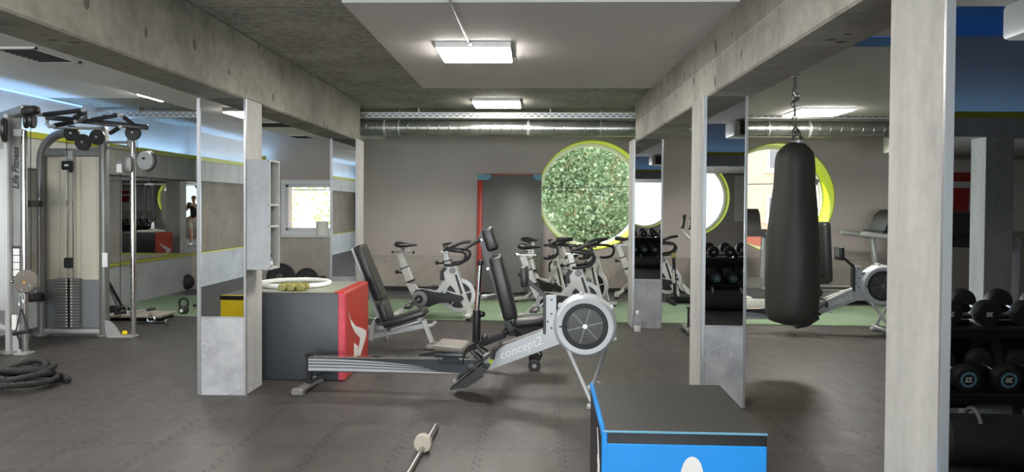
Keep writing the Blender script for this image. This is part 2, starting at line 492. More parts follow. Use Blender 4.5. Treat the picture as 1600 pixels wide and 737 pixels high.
# ------------------------------------------------------------------ floor
struct(MB().bb(XL, XR, YF, 11.9, -.12, 0), 'floor', 'floor')
struct(MB().bb(XL, XR, 11.9, 13.0, -.12, .004), 'floor_far_strip', 'floor_dk')
a0, a1 = atz(240, 497), atz(1300, 509.5)
struct(MB().hull([(XL, 9.85, 0), (XR, 9.45, 0), (XR, 11.35, 0), (XL, 12.0, 0), (XL, 9.85, .010), (XR, 9.45, .010), (XR, 11.35, .010), (XL, 12.0, .010)]), 'floor_turf', 'turf')
struct(MB().hull([(0.5, 11.4, 0), (XR, 11.35, 0), (XR, 13, 0), (0.5, 13, 0), (0.5, 11.4, .008), (XR, 11.35, .008), (XR, 13, .008), (0.5, 13, .008)]), 'floor_cardio', 'floor_dk')
# ------------------------------------------------------------------ ceilings
struct(MB().bb(XL, 1.62, YF, 13.0, ZC, ZC + .15), 'ceiling', 'slab')
struct(MB().bb(-1.245, 1.28, 4.78, 8.27, ZC - .03, ZC), 'ceiling_panel', 'ceil_grey')
struct(MB().bb(-1.245, 1.28, -4.0, 4.5, ZC - .03, ZC), 'ceiling_panel_near', 'ceil_grey')
struct(MB().bb(1.62, XR, .25, 10.05, 2.70, 2.95), 'ceiling_right', 'ceil_grey')
struct(MB().bb(2.35, XR, 5.35, 5.66, 2.694, 2.70), 'trim_blue_ceiling_band', 'blue_ceil')
struct(MB().bb(1.62, XR, YF, .25, 3.5, 3.65), 'ceiling_raised', 'blue_ceil')
struct(MB().bb(1.55, 1.62, YF, .25, ZC, 3.5), 'wall_raised_side', 'wall_grey')
struct(MB().bb(1.62, XR, .25, .32, 2.95, 3.5), 'wall_raised_front', 'wall_grey')
struct(MB().bb(1.62, XR, 10.05, 13.0, ZC, 2.95), 'ceiling_right_far', 'ceil_grey')
struct(MB().bb(-4.1, -2.6, YF, 13.0, 2.63, 2.67), 'ceiling_left', 'ceil_white')
struct(MB().bb(-4.13, -4.1, YF, 13.0, 2.63, ZC), 'ceiling_left_step', 'ceil_white')
struct(MB().bb(XL, -4.13, YF, 9.15, ZC - .02, ZC), 'ceiling_left_far', 'ceil_white')
# ------------------------------------------------------------------ beams
def beam(name, x0, x1, m_='beam'):
    m = MB().bb(0, x1 - x0, 0, 9.66 - YF, 0, ZC - ZB, .012)
    o = struct(m, name, m_); o.location = (x0, YF, ZB); return o
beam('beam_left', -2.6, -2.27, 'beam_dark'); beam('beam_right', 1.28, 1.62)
# ------------------------------------------------------------------ columns
def column(name, x0, x1, y0, d, zm=.617, side=None, trim_r=True, mir=True):
    core = struct(MB().bb(x0 + .004, x1 - .004, y0 + .012, y0 + d, 0, ZB, .004), name, 'plaster')
    core['kind'] = 'structure'
    MB().bb(x0 + .03, x1 - .02, y0 + .002, y0 + .012, 0, zm - .008).build('lower_panel', 'panel', core)
    MB().bb(x0 + .03, x1 - .02, y0 + .004, y0 + .012, zm, ZB).build('mirror', 'mirror', core)
    MB().bb(x0, x0 + .03, y0 - .003, y0 + .013, 0, ZB, .002).build('edge_strip', 'alu', core)
    MB().bb(x1 - .02, x1, y0 - .003, y0 + .013, 0, ZB, .002).build('edge_strip', 'alu', core)
    MB().bb(x0 + .03, x1 - .02, y0 - .001, y0 + .012, zm - .010, zm).build('mid_strip', 'alu', core)
    return core
column('column_left', -2.64, -2.25, 5.77, .35)
column('column_left_far', -2.56, -2.22, 9.28, .38, zm=.60)
column('column_right', 1.24, 1.572, 5.6, .42)
column('column_right_far', 1.195, 1.563, 9.22, .42, zm=.605)
column('column_right_near', 1.285, 1.62, 2.40, .38, zm=.05)
struct(MB().bb(5.05, 5.36, -4.05, -3.76, 0, 2.3, .004), 'column_behind', 'plaster')
struct(MB().bb(-2.6, -2.25, -4.6, -4.2, 0, ZB, .004), 'column_behind_left', 'plaster')
# ------------------------------------------------------------------ walls with openings
def wall_with_holes(name, x0, x1, y0, y1, z0, z1, m, circles, rects):
    o = MB().bb(x0, x1, y0, y1, z0, z1).build(name, m)
    cut = MB()
    for (cx, cz, r) in circles: cut.cyl((cx, y0 - .5, cz), (cx, y1 + .5, cz), r, 96)
    for (ax, bx, az, bz) in rects: cut.bb(ax, bx, y0 - .5, y1 + .5, az, bz)
    c = cut.build('cut', m)
    md = o.modifiers.new('b', 'BOOLEAN'); md.operation = 'DIFFERENCE'; md.object = c; md.solver = 'EXACT'
    dg = bpy.context.evaluated_depsgraph_get()
    me = bpy.data.meshes.new_from_object(o.evaluated_get(dg)); o.modifiers.clear(); o.data = me
    bpy.data.objects.remove(c)
    me.shade_smooth(); me.set_sharp_from_angle(angle=.5)
    o['kind'] = 'structure'; return o
RW = .95
CW = [(.99, 1.69, RW), (4.18, 1.65, RW)]
SQ = (-4.47, -3.45, .95, 1.93)
wall_with_holes('wall_back', XL - .3, XR + .3, YB, YB + .66, 0, 3.1, 'wall_grey', CW, [SQ])
CB = [(3.75, 1.72, RW)]
ADDED_WINDOW = (-3.3, 2.2, .25, 2.2)  # unseen window opening added behind the camera to let fill daylight in
wall_with_holes('wall_behind', XL - .3, XR + .3, YF - .4, YF, 0, 3.65, 'wall_grey', CB, [ADDED_WINDOW])
struct(MB().bb(XL - .3, XL, YF, YB, 0, 3.1), 'wall_left', 'wall_grey')
struct(MB().bb(XR, XR + .3, YF, YB, 0, 3.65), 'wall_right', 'wall_grey')
# concrete wainscot on the far wall, skirting
w = MB()
w.bb(-3.40, 8.0, YB - .014, YB, .08, .605)
w.bb(-4.9, -3.40, YB - .014, YB, .08, SQ[2] - .02)
xs = [-3.4, -2.35, -1.15, .1, 1.3, 2.5, 3.7, 4.9, 6.1]
struct(w, 'wall_back_lower_panel', 'wall_concrete')
struct(MB().bb(-4.9, XR, YB - .02, YB, 0, .08), 'baseboard_back', 'skirt')
tr = MB().bb(-3.4, XR, YB - .016, YB, .605, .612)
for x in xs: tr.bb(x - .002, x + .002, YB - .0155, YB, .08, .605)
struct(tr, 'trim_back_panel', 'silver_dk')
# left wall: lower pale panel, ledge with lime edge, mirror, soffit with lit cove
struct(MB().bb(XL, XL + .10, YF, YB, 0, .60), 'wall_left_lower_panel', 'wall_cool')
struct(MB().bb(XL, -4.9, YB - .10, YB, 0, .60), 'wall_back_corner_panel', 'wall_concrete')
struct(MB().bb(XL, XL + .12, YF, YB, .60, .622).bb(XL + .12, -4.9, YB - .12, YB, .60, .622), 'trim_ledge', 'lime_dk')
mp = MB()
ys = [3.4 + 1.6 * i for i in range(6)] + [YB]
for a, b in zip(ys, ys[1:]): mp.bb(XL, XL + .008, a + .001, b - .001, .622, 1.90)
mo = struct(mp, 'wall_left_mirror', 'mirror')
struct(MB().bb(XL, XL + .02, YF, 3.39, .622, 1.90), 'wall_left_near_panel', 'brown_wall')
struct(MB().bb(XL + .008, -5.5, YB - .008, YB, .622, 1.90).bb(-5.498, -4.9, YB - .008, YB, .622, 1.90), 'wall_back_mirror', 'mirror')
sof = MB().bb(XL, XL + .22, YF, YB, 1.90, 2.26).bb(XL + .22, -4.64, YB - .22, YB, 1.90, 2.26)
struct(sof, 'wall_left_soffit', 'plaster')
struct(MB().bb(XL + .215, XL + .245, YF, YB - .22, 2.255, 2.325).bb(XL + .215, -4.64, YB - .245, YB - .215, 2.255, 2.325), 'trim_cove', 'lime_dk')
tag(MB().bb(XL + .17, XL + .19, YF, YB - .19, 2.262, 2.276).build('led_strip', 'led'), 'blue light tape glowing on the ledge above the left mirror wall', 'light')
tag(MB().bb(XL + .19, -4.66, YB - .19, YB - .17, 2.262, 2.276).build('led_strip', 'led'), 'short blue light tape above the corner mirror beside the square window', 'light')
tag(MB().bb(XL + .002, XL + .016, 6.5, 9.9, 2.785, 2.80).build('led_strip', 'led_dim'), 'blue light tape along the top of the left wall under the ceiling', 'light')
# behind the camera: soffit over the dumbbell rack with its own cove
struct(MB().bb(1.62, XR, -4.1, -3.75, 2.3, 2.53).bb(1.62, XR, YF, -4.1, 2.3, 2.4), 'trim_soffit_behind', 'plaster')
struct(MB().bb(1.62, XR, -4.2, -4.1, 2.4, 3.5), 'wall_over_soffit', 'wall_grey')
struct(MB().bb(1.62, XR, -3.76, -3.735, 2.51, 2.58), 'trim_cove_behind', 'lime_dk')
tag(MB().bb(1.65, XR, -3.86, -3.84, 2.532, 2.546).build('led_strip', 'led_soft'), 'blue light tape on the soffit behind the dumbbell rack', 'light')
struct(MB().bb(XL, 1.6, YF, YF + .3, 2.3, 2.62), 'trim_soffit_far_behind', 'plaster')
tag(MB().bb(XL + .3, 1.5, YF + .2, YF + .22, 2.63, 2.645).build('led_strip', 'led'), 'blue light tape on the far soffit behind the camera', 'light')
# ------------------------------------------------------------------ windows
def round_window(name, cx, cz, y0, dirn=1, dp=.22):
    rv = MB()
    rv.lathe([(RW - .001, -.012), (RW - .001, .27 + dp), (RW - .015, .27 + dp), (RW - .015, -.012)], (cx, y0, cz), (0, dirn, 0), 96, closed=True)
    root = struct(rv, name, 'lime')
    MB().lathe([(r_, z_ + dp) for r_, z_ in [(RW - .016, .24), (RW - .016, .41), (RW - .075, .41), (RW - .075, .30), (RW - .05, .30), (RW - .05, .24)]], (cx, y0, cz), (0, dirn, 0), 96, closed=True).build('frame', 'frame_white', root)
    MB().lathe([(0, .335 + dp), (RW - .07, .335 + dp), (RW - .07, .345 + dp), (0, .345 + dp)], (cx, y0, cz), (0, dirn, 0), 96).build('glass', 'pane', root)
    return root
round_window('window_1', *CW[0][:2], YB); round_window('window_2', *CW[1][:2], YB); round_window('window_3', CB[0][0], CB[0][1], YF, -1, 0.)
x0, x1, z0, z1 = SQ
fr = MB(); t_ = .085
for (a, b, c, d) in ((x0, x1, z0, z0 + t_), (x0, x1, z1 - t_, z1), (x0, x0 + t_, z0 + t_, z1 - t_), (x1 - t_, x1, z0 + t_, z1 - t_)):
    fr.bb(a, b, YB + .03, YB + .11, c, d, .006)
wr = struct(fr, 'window_4', 'frame_white')
sa = MB(); t2 = .05
for (a, b, c, d) in ((x0 + t_, x1 - t_, z0 + t_, z0 + t_ + t2), (x0 + t_, x1 - t_, z1 - t_ - t2, z1 - t_), (x0 + t_, x0 + t_ + t2, z0 + t_, z1 - t_), (x1 - t_ - t2, x1 - t_, z0 + t_, z1 - t_)):
    sa.bb(a, b, YB + .05, YB + .10, c, d, .006)
sa.build('sash', 'frame_white', wr)
MB().bb(x0 + t_, x1 - t_, YB + .07, YB + .08, z0 + t_, z1 - t_).build('glass', 'pane', wr)
MB().bb(x0 - .03, x1 + .03, YB - .05, YB + .05, z0 - .03, z0, .004).build('sill', 'frame_white', wr)
fr = MB(); x0, x1, z0, z1 = ADDED_WINDOW
for (a, b, c, d) in ((x0, x1, z0, z0 + .06), (x0, x1, z1 - .06, z1)): fr.bb(a, b, YF - .22, YF - .14, c, d, .004)
for i in range(5): x = x0 + (x1 - x0 - .06) * i / 4; fr.bb(x, x + .06, YF - .22, YF - .14, z0 + .06, z1 - .06, .004)
wr = struct(fr, 'window_added', 'frame_white')  # frame of the added opening, out of view
MB().bb(x0 + .06, x1 - .06, YF - .185, YF - .175, z0 + .06, z1 - .06).build('glass', 'pane', wr)
# ------------------------------------------------------------------ duct, cable tray, lights, vents
d = thing('ventilation_duct', 'round spiral metal duct running along the far wall under the ceiling', 'duct', (0, 10.45, 2.575))
MB().cyl((-2.6, 0, 0), (6.35, 0, 0), .112, 40).build('pipe', 'duct', d)
for x in (-2.1, -.1, 1.5, 3.75, 5.4): MB().ring((x, 0, 0), (1, 0, 0), .11, .121, .03, 40).build('joint_band', 'galv', d)
for x in (-1.9, .9, 3.2, 5.2): MB().ring((x, 0, 0), (1, 0, 0), .113, .117, .02, 40).bb(x - .004, x + .004, -.004, .004, .11, .244).build('hanger', 'galv', d)
MB().tube([(6.2, 0, 0)] + arc((6.3, .25, 0), (0, -1, 0), (1, 0, 0), .25, 0, PI / 2, 8) + [(6.55, .6, 0)], .112, 30).build('elbow', 'duct', d)
ct = thing('cable_tray', 'long perforated metal cable tray above the round duct', 'cable tray', (0, 10.3, 2.69))
MB().bb(XL + .02, XR, -.075, .075, 0, .004).build('bottom', 'galv', ct)
m = MB(); sl = MB()
m.bb(XL + .02, XR, -.079, -.075, -.0, .075)
for i in range(150):
    x = XL + .1 + i * .0925; sl.bb(x, x + .055, -.0805, -.0785, .02, .033); sl.bb(x + .046, x + .1, -.0805, -.0785, .048, .058)
m.build('front_side', 'galv', ct); q = sl.build('slots', 'bulb_dark', ct); q['kind'] = 'stuff'
MB().bb(XL + .02, XR, .075, .079, 0, .06).build('rear_side', 'galv', ct)
for x in (-5.5, -3.2, -1.6, .2, 2.1, 4.4, 6.4): MB().bb(x - .006, x + .006, -.08, .08, .06, .128).build('bracket', 'galv', ct)
def ceiling_light(x0, x1, y0, y1, z, h, label, flush=False):
    o = thing('ceiling_light', label, 'ceiling light', ((x0 + x1) / 2, (y0 + y1) / 2, z), 0, 'square led panels on the ceiling')
    a, b = (x1 - x0) / 2, (y1 - y0) / 2; e = .014
    k = min(.011, h * .4); f = MB().bb(-a, a, -b, b, k, h, .003)
    f.build('housing', 'white', o)
    MB().bb(-a + .008, a - .008, -b + .008, b - .008, 0, k, .002).build('diffuser', 'diff', o)
    return o
ceiling_light(-.80, -.20, 5.92, 6.52, 2.735, .055, 'square white ceiling light nearest the camera on the grey ceiling panel')
ceiling_light(-.79, -.19, 9.25, 9.85, 2.77, .05, 'square white ceiling light just in front of the metal duct')
ceiling_light(3.2, 3.85, 9.15, 9.85, 2.672, .028, 'flush ceiling light glowing behind the punching bag chain')
ceiling_light(-4.62, -4.30, 8.55, 9.1, 2.75, .05, 'small ceiling light over the cable machine on the left')
ceiling_light(-5.3, -4.75, 5.0, 5.6, 2.75, .05, 'ceiling light cut by the left edge of the photo')
ceiling_light(-.80, -.20, 2.4, 3.0, 2.735, .055, 'square ceiling light above and ahead of the photographer, out of frame')
ceiling_light(-.80, -.20, -1.6, -1.0, 2.735, .055, 'square ceiling light behind the photographer')
ceiling_light(-3.7, -3.1, 2.2, 2.8, 2.575, .055, 'square ceiling light on the dropped left ceiling')
ceiling_light(-3.7, -3.1, -2.5, -1.9, 2.575, .055, 'square ceiling light on the dropped left ceiling behind the camera')
p0 = atz(703, 0, 2.775); p1 = atz(732, 66, 2.775)
cc = thing('conduit', 'thin metal conduit feeding the near ceiling light', 'conduit', tuple(p1))
MB().tube([(0, 0, 0), V(p0) + (V(p0) - V(p1)) * .6 - V(p1)], .008, 8).build('pipe', 'steel', cc)
MB().cyl((0, 0, 0), (.03, .08, -.01), .016, 10).build('gland', 'galv', cc)
def vent(px, py, w, l, z, label):
    p = atz(px, py, z); o = thing('ceiling_vent', label, 'vent', tuple(p), 0, 'dark ceiling vents')
    f = MB(); e = .03
    f.bb(-w / 2, w / 2, -l / 2, -l / 2 + e, -.015, 0).bb(-w / 2, w / 2, l / 2 - e, l / 2, -.015, 0).bb(-w / 2, -w / 2 + e, -l / 2, l / 2, -.015, 0).bb(w / 2 - e, w / 2, -l / 2, l / 2, -.015, 0)
    f.build('frame', 'white', o)
    g = MB()
    for i in range(8):
        y = -l / 2 + e + (l - 2 * e) * (i + .5) / 8; g.box((0, y, -.006), (w - 2 * e, .004, .02), Matrix.Rotation(.6, 3, 'X'))
    g.bb(-w / 2 + e, w / 2 - e, -l / 2 + e, l / 2 - e, -.003, 0)
    g.build('louvre', 'bulb_dark', o); return o
vent(58, 85, .34, .56, 2.63, 'large dark square vent on the white ceiling at the upper left')
vent(424, 194, .62, .62, 2.63, 'dark square vent on the white ceiling above the shelf column')
vent(470, 213, .35, .5, 2.63, 'small pale vent on the white ceiling near the far left column')
# ------------------------------------------------------------------ outside
struct(MB().bb(-30, 30, 13.66, 45, -.6, -.5).bb(-30, 30, -40, -7.4, -.6, -.5), 'ground', 'ground')
def tree(name, label, base, blobs, n, m, size, trunk_h, seed, curl=1.0):
    rnd = random.Random(seed); o = thing(name, label, 'tree', base)
    lf = MB()
    for i in range(n):
        bx, by, bz, rx, ry, rz_ = rnd.choice(blobs)
        while True:
            p = V((rnd.uniform(-1, 1), rnd.uniform(-1, 1), rnd.uniform(-1, 1)))
            if .45 < p.length < 1: break
        c = V((bx + p.x * rx, by + p.y * ry, bz + p.z * rz_))
        d = V((p.x * .8 + rnd.uniform(-.8, .8), p.y * .8 + rnd.uniform(-.8, .8) - .3, rnd.uniform(-.9, .35))).normalized()
        s = d.cross(V((rnd.uniform(-1, 1), rnd.uniform(-1, 1), rnd.uniform(-1, 1)))).normalized()
        L = size * rnd.uniform(.6, 1.3); w = L * .16
        nrm = s.cross(d)
        for k in (-1, 0, 1):
            dd = (d + s * .55 * k).normalized(); ss = dd.cross(nrm)
            e = c + dd * L * (1 if k == 0 else .75)
            mpt = c + dd * L * .5 + nrm * L * .06
            lf.add([c, mpt + ss * w, e, mpt - ss * w], [(0, 1, 2, 3)])
    lf.build('foliage', m, o, fixn=False)
    br = MB().tube([(0, 0, 0), (.03, 0, trunk_h * .5), (0, .02, trunk_h)], [.14, .10, .04], 10)
    for i in range(14):
        a = rnd.uniform(0, 6.28); z = trunk_h * rnd.uniform(.3, .95); l = rnd.uniform(.5, 1.1)
        br.tube([(0, 0, z), (math.cos(a) * l * .6, math.sin(a) * l * .6, z + .15), (math.cos(a) * l, math.sin(a) * l, z + .1)], [.04, .025, .01], 6)
    br.build('trunk', 'bark', o); return o
tree('conifer_tree', 'pale green dense tree filling the left round window', (1.3, 17.0, -.5), [(-.9, 0, 1.5, 1.2, .9, 1.2), (.1, -.2, 2.4, 1.4, .9, 1.5), (.9, .1, 1.4, 1.1, .9, 1.2), (-.3, 0, 3.4, 1.3, .9, 1.2), (-1.0, .1, 3.0, 1., .8, 1.), (.2, .1, .7, 1.4, .9, .8)], 26000, 'leaf', .095, 1.6, 3)
tree('conifer_tree', 'second pale tree standing close behind the one in the left round window', (1.6, 19.2, -.5), [(-1.2, 0, 1.4, 1.5, .8, 1.3), (.4, 0, 2.6, 1.6, .8, 1.6), (1.2, 0, 1.2, 1.3, .8, 1.3), (-.6, 0, 3.4, 1.5, .8, 1.2), (.1, 0, .6, 1.6, .8, .8)], 9000, 'leaf', .2, 1.2, 9)
tree('garden_tree', 'sunlit leafy tree seen through the square window', (-5.6, 18.0, -.5), [(-1.0, 0, 1.6, .9, .7, .8), (-.6, .1, 2.7, .9, .6, .7), (.5, 0, 2.6, .8, .6, .6), (-.3, .2, .9, .8, .6, .6), (.7, .1, 1.5, .5, .5, .6)], 1700, 'leaf2', .12, .6, 5)
tag(MB().tube(spline([(-10, 15.2, 1.72), (0, 15.2, 1.86), (3, 15.2, 1.92), (10, 15.2, 2.1)], 6), .010, 6).build('power_cable', 'black'), 'thin cable crossing outside behind the round windows', 'cable')
b = thing('apartment_building', 'pale peach rendered house seen through the right round window', 'building', (12.7, 40.0, -.5))
MB().bb(-9, 9, 0, .3, 0, 13).build('wall', 'facade', b)
for x in (0, -2.9, 2.9):
    for z in (1.95, 4.6, 7.2):
        f = MB().bb(x - .48, x + .48, -.06, .02, z - .68, z + .68).build('window', 'frame_white', b)
        MB().bb(x - .34, x + .34, -.075, -.055, z - .55, z + .55).build('pane', 'window_dark', f)
        MB().bb(x - .62, x + .62, -.16, .0, z - .80, z - .70).build('sill', 'frame_white', f)
fn = thing('garden_fence', 'low rust red fence in front of the peach house', 'fence', (9.0, 30, -.5))
f = MB()
for i in range(56): f.bb(-4 + i * .15, -4 + i * .15 + .14, -.015, .015, 0, 1.1)
f.build('boards', 'brick', fn); MB().bb(-4, 4.3, .015, .06, .3, .4).bb(-4, 4.3, .015, .06, .8, .9).build_each('rail', 'brick', fn)
# ------------------------------------------------------------------ world and sun
wd = bpy.data.worlds.new('world'); SC.world = wd; wd.use_nodes = True
wt = wd.node_tree; bg = wt.nodes['Background']
bg.inputs[0].default_value = (.93, .97, 1.0, 1); bg.inputs[1].default_value = 2.3
sd = bpy.data.lights.new('sun', 'SUN'); sd.energy = 9; sd.angle = .02; sd.color = (1, .96, .88)
so = bpy.data.objects.new('sun', sd); COL.objects.link(so)
so.rotation_euler = V((.60, -.30, -.62)).to_track_quat('-Z', 'Y').to_euler()
so.location = (-10, 5, 15)
# area lamp added outside the unseen rear window, to bring in daylight from behind
ld = bpy.data.lights.new('added_daylight', 'AREA'); ld.shape = 'RECTANGLE'; ld.size = 5.3; ld.size_y = 1.9; ld.energy = 850; ld.color = (.90, .95, 1.0)
lo = bpy.data.objects.new('added_daylight', ld); COL.objects.link(lo); lo.location = (-.55, YF - .5, 1.1)
lo.rotation_euler = V((0, 1, .22)).to_track_quat('-Z', 'Z').to_euler()
SC.view_settings.view_transform = 'Standard'; SC.view_settings.look = 'None'; SC.view_settings.gamma = 1
SC.view_settings.use_curve_mapping = False; SC.view_settings.exposure = 0.27
Xa, Ya, Za = V((1, 0, 0)), V((0, 1, 0)), V((0, 0, 1))
# ------------------------------------------------------------------ rowing machine (local: flywheel at x=0, rail runs to -x)
def rower(label, loc, rz, graphic=True):
    r = thing('rowing_machine', label, 'rowing machine', loc, rz, 'rowing machines')
    rl = MB()
    zl, zr = .262, .285
    rl.hull([(-2.23, -.026, zl - .115), (-.80, -.026, zr - .115), (-.80, .026, zr - .115), (-2.23, .026, zl - .115),
             (-2.23, -.026, zl), (-.80, -.026, zr), (-.80, .026, zr), (-2.23, .026, zl)])
    rail = rl.build('monorail', 'row_dark', r)
    MB().hull([(-2.22, -.032, zl - .002), (-.86, -.032, zr - .002), (-.86, .032, zr - .002), (-2.22, .032, zl - .002),
               (-2.22, -.032, zl + .008), (-.86, -.032, zr + .008), (-.86, .032, zr + .008), (-2.22, .032, zl + .008)]).build('steel_track', 'chrome', rail)
    gs = MB()     # swept stripes on the rail side
    for k, (za, zb, l, th) in enumerate(((.098, .05, .95, .014), (.075, .035, 1.0, .014), (.05, .022, 1.05, .016), (.022, .006, 1.25, .024))):
        N = 14; top = []; bot = []
        for i in range(N + 1):
            t = i / N; x = -2.225 + l * t; z = zl - .115 + za + (zb - za) * t ** 2.2 + (zr - zl) * t * .7; h = th * (1 - t ** 2.5) * .5 + .0006
            top.append((x, z + h)); bot.append((x, z - h))
        for sy in (-1, 1):
            gs.prism(top + bot[::-1], (0, sy * .0265, 0), Xa, Za, .0015, True)
    gs.build_each('stripe_graphic', 'row_grey', rail)
    lg = MB().bb(-2.245, -2.205, -.022, .022, .03, zl + .005, .004).beam((-2.02, 0, zl - .11), (-2.25, 0, .045), .03, .03)
    lg.build_each('rear_leg', 'black_metal', r)
    MB().bb(-2.275, -2.20, -.21, .21, .012, .05, .008).bb(-2.285, -2.19, -.235, -.17, 0, .055, .01).bb(-2.285, -2.19, .17, .235, 0, .055, .01).build_each('rear_foot', 'silver_dk', r)
    MB().bb(-2.255, -2.20, -.03, .03, zl + .006, zl + .03, .008).build('end_bumper', 'black', r)
    # seat
    st = MB().box((-1.05, 0, .372), (.245, .31, .055), None, .024, 3)
    for i, p in enumerate(st.v): st.v[i] = V((p.x, p.y, p.z + .02 * ((p.y / .15) ** 2) - (.012 if p.x > -1.0 else 0)))
    so_ = st.build('seat', 'seat_grey', r)
    MB().box((-1.05, 0, .334), (.235, .29, .04), None, .012, 2).build('seat_base', 'row_dark', so_)
    MB().bb(-1.15, -.95, -.055, .055, .25, .316, .004).build('carriage', 'black_metal', so_)
    rr = MB()
    for x in (-1.13, -.97):
        for y in (-.045, .045): rr.disc((x, y, .302), Ya, .018, .02, 14)
    rr.build_each('roller', 'silver', so_)
    # main arm and uprights
    am = MB().prism([(-.80, .315), (-.775, .195), (-.20, .425), (-.20, .60), (-.30, .60), (-.30, .545)], (0, 0, 0), Xa, Za, .07, True)
    arm = am.build('main_arm', 'row_grey', r)
    ang = math.atan2(.23, .575)
    ux = V((math.cos(ang), 0, math.sin(ang))); uz = V((-math.sin(ang), 0, math.cos(ang)))
    MB().text('concept2', (-.50, -.036, .385), ux, uz, .095, .001, .18).build('lettering', 'plastic_white', arm)
    MB().disc((-.735, -.036, .275), Ya, .018, .002, 16).build('yellow_dot', 'lime', arm)
    MB().prism([(-.305, .45), (-.225, .47), (-.225, .80), (-.305, .80)], (0, 0, 0), Xa, Za, .075, True).build('upright', 'row_grey', r)
    MB().bb(-.325, -.303, -.045, .045, .50, .79, .004).build('upright_cover', 'black', r)
    bl = MB()
    for (x, z) in ((-.26, .77), (-.26, .66), (-.26, .55), (-.29, .60), (-.22, .60)): bl.disc((x, -.038, z), Ya, .008, .006, 10)
    bl.build_each('bolt', 'black', arm)
    # flywheel housing
    c = (0, 0, .575)
    hs = MB().lathe([(.178, -.085), (.215, -.088), (.236, -.07), (.245, -.04), (.245, .04), (.236, .07), (.215, .088), (.178, .085)], c, Ya, 56, closed=True)
    hs.build('flywheel_housing', 'row_grey', r)
    MB().ring(c, Ya, .138, .180, .168, 56).build('grille_rim', 'grille', r)
    g = MB()
    for i in range(8): g.torus((0, -.080, .575), Ya, .034 + .0142 * i, .0024, 44, 6)
    for k in range(6):
        a = k * PI / 3 + .25; d = V((math.cos(a), 0, math.sin(a))); g.beam(V((0, -.08, .575)) + d * .02, V((0, -.08, .575)) + d * .14, .005, .006, 0)
    for i in range(5): g.torus((0, .080, .575), Ya, .03 + .025 * i, .0032, 30, 6)
    g.build_each('grille', 'silver_dk', r)
    MB().disc(c, Ya, .139, .10, 40).build('flywheel', 'black', r)
    MB().disc((0, -.082, .575), Ya, .022, .014, 20, .003).build('hub_badge', 'steel', r)
    MB().beam((-.13, -.09, .57), (-.20, -.09, .57), .012, .012).build('damper_lever', 'black', r)
    lugs = MB()
    for a in (.6, 1.7, 2.5, -.4): d = V((math.cos(a), 0, math.sin(a))); lugs.box(V(c) + d * .247, (.03, .12, .03), None, .008)
    lugs.build_each('housing_clip', 'row_grey', r)
    # front legs and foot
    MB().tube([(-.13, -.06, .39), (.05, -.27, .05)], .016, 12).build('leg', 'row_grey', r)
    MB().tube([(.17, .06, .41), (.07, .27, .05)], .016, 12).build('leg', 'row_grey', r)
    MB().tube([(.06, -.30, .045), (.06, .30, .045)], .018, 12).disc((.1, -.28, .035), Ya, .035, .03, 16).disc((.1, .28, .035), Ya, .035, .03, 16).bb(.02, .1, -.32, -.25, 0, .03, .006).bb(.02, .1, .25, .32, 0, .03, .006).build_each('front_foot', 'row_grey', r)
    # monitor on its arm
    MB().beam((-.27, 0, .76), (-.455, 0, .915), .035, .03).build('monitor_arm', 'black', r)
    mo = MB().box((-.475, 0, .945), (.05, .21, .155), Matrix.Rotation(-.05, 3, 'Y'), .012, 2).build('monitor', 'black', r)
    MB().box((-.5015, 0, .955), (.003, .13, .09), Matrix.Rotation(-.05, 3, 'Y')).build('screen', 'smoke', mo)
    # foot stretchers
    for sy in (-1, 1):
        pl = MB().beam((-1.03, sy * .125, .085), (-.70, sy * .125, .375), .13, .018, .006)
        fp = pl.build('footplate', 'black', r)
        MB().prism([(-1.035, .075), (-.775, .285), (-.765, .19), (-.90, .10)], (0, sy * .19, 0), Xa, Za, .006, True).build('flange', 'black', fp)
        MB().box((-.99, sy * .125, .135), (.05, .10, .05), Matrix.Rotation(-.72, 3, 'Y'), .012).build('heel_cup', 'silver_dk', fp)
        MB().tube(spline([(-.80, sy * .06, .31), (-.86, sy * .10, .36), (-.86, sy * .15, .36), (-.79, sy * .19, .31)], 5), .011, 8).build('strap', 'black_rub', fp)
    MB().bb(-.90, -.74, -.19, .19, .235, .26, .004).build('crossbar', 'black_metal', r)
    # handle parked on the arm, with its chain
    hd = MB().tube([(-.69, -.20, .385), (-.665, -.09, .405), (-.66, 0, .41), (-.665, .09, .405), (-.69, .20, .385)], .016, 10)
    hd.tube([(-.69, -.21, .385), (-.70, -.215, .33)], .018, 10)
    h = hd.build('handle', 'black_rub', r)
    MB().tube([(-.655, 0, .41), (-.30, 0, .545)], .007, 8).build('chain', 'steel', h)
    return r
p = at(914, 506, 5.85)
RW1 = rower('grey and charcoal rowing machine lying across the middle of the room by the blue box', (p.x, 5.83, 0), math.radians(-4.5))
dup(RW1, (at(1378, 443, 8.9).x, 8.95, .01), math.radians(-1), 'light grey rowing machine half hidden behind the punching bag')

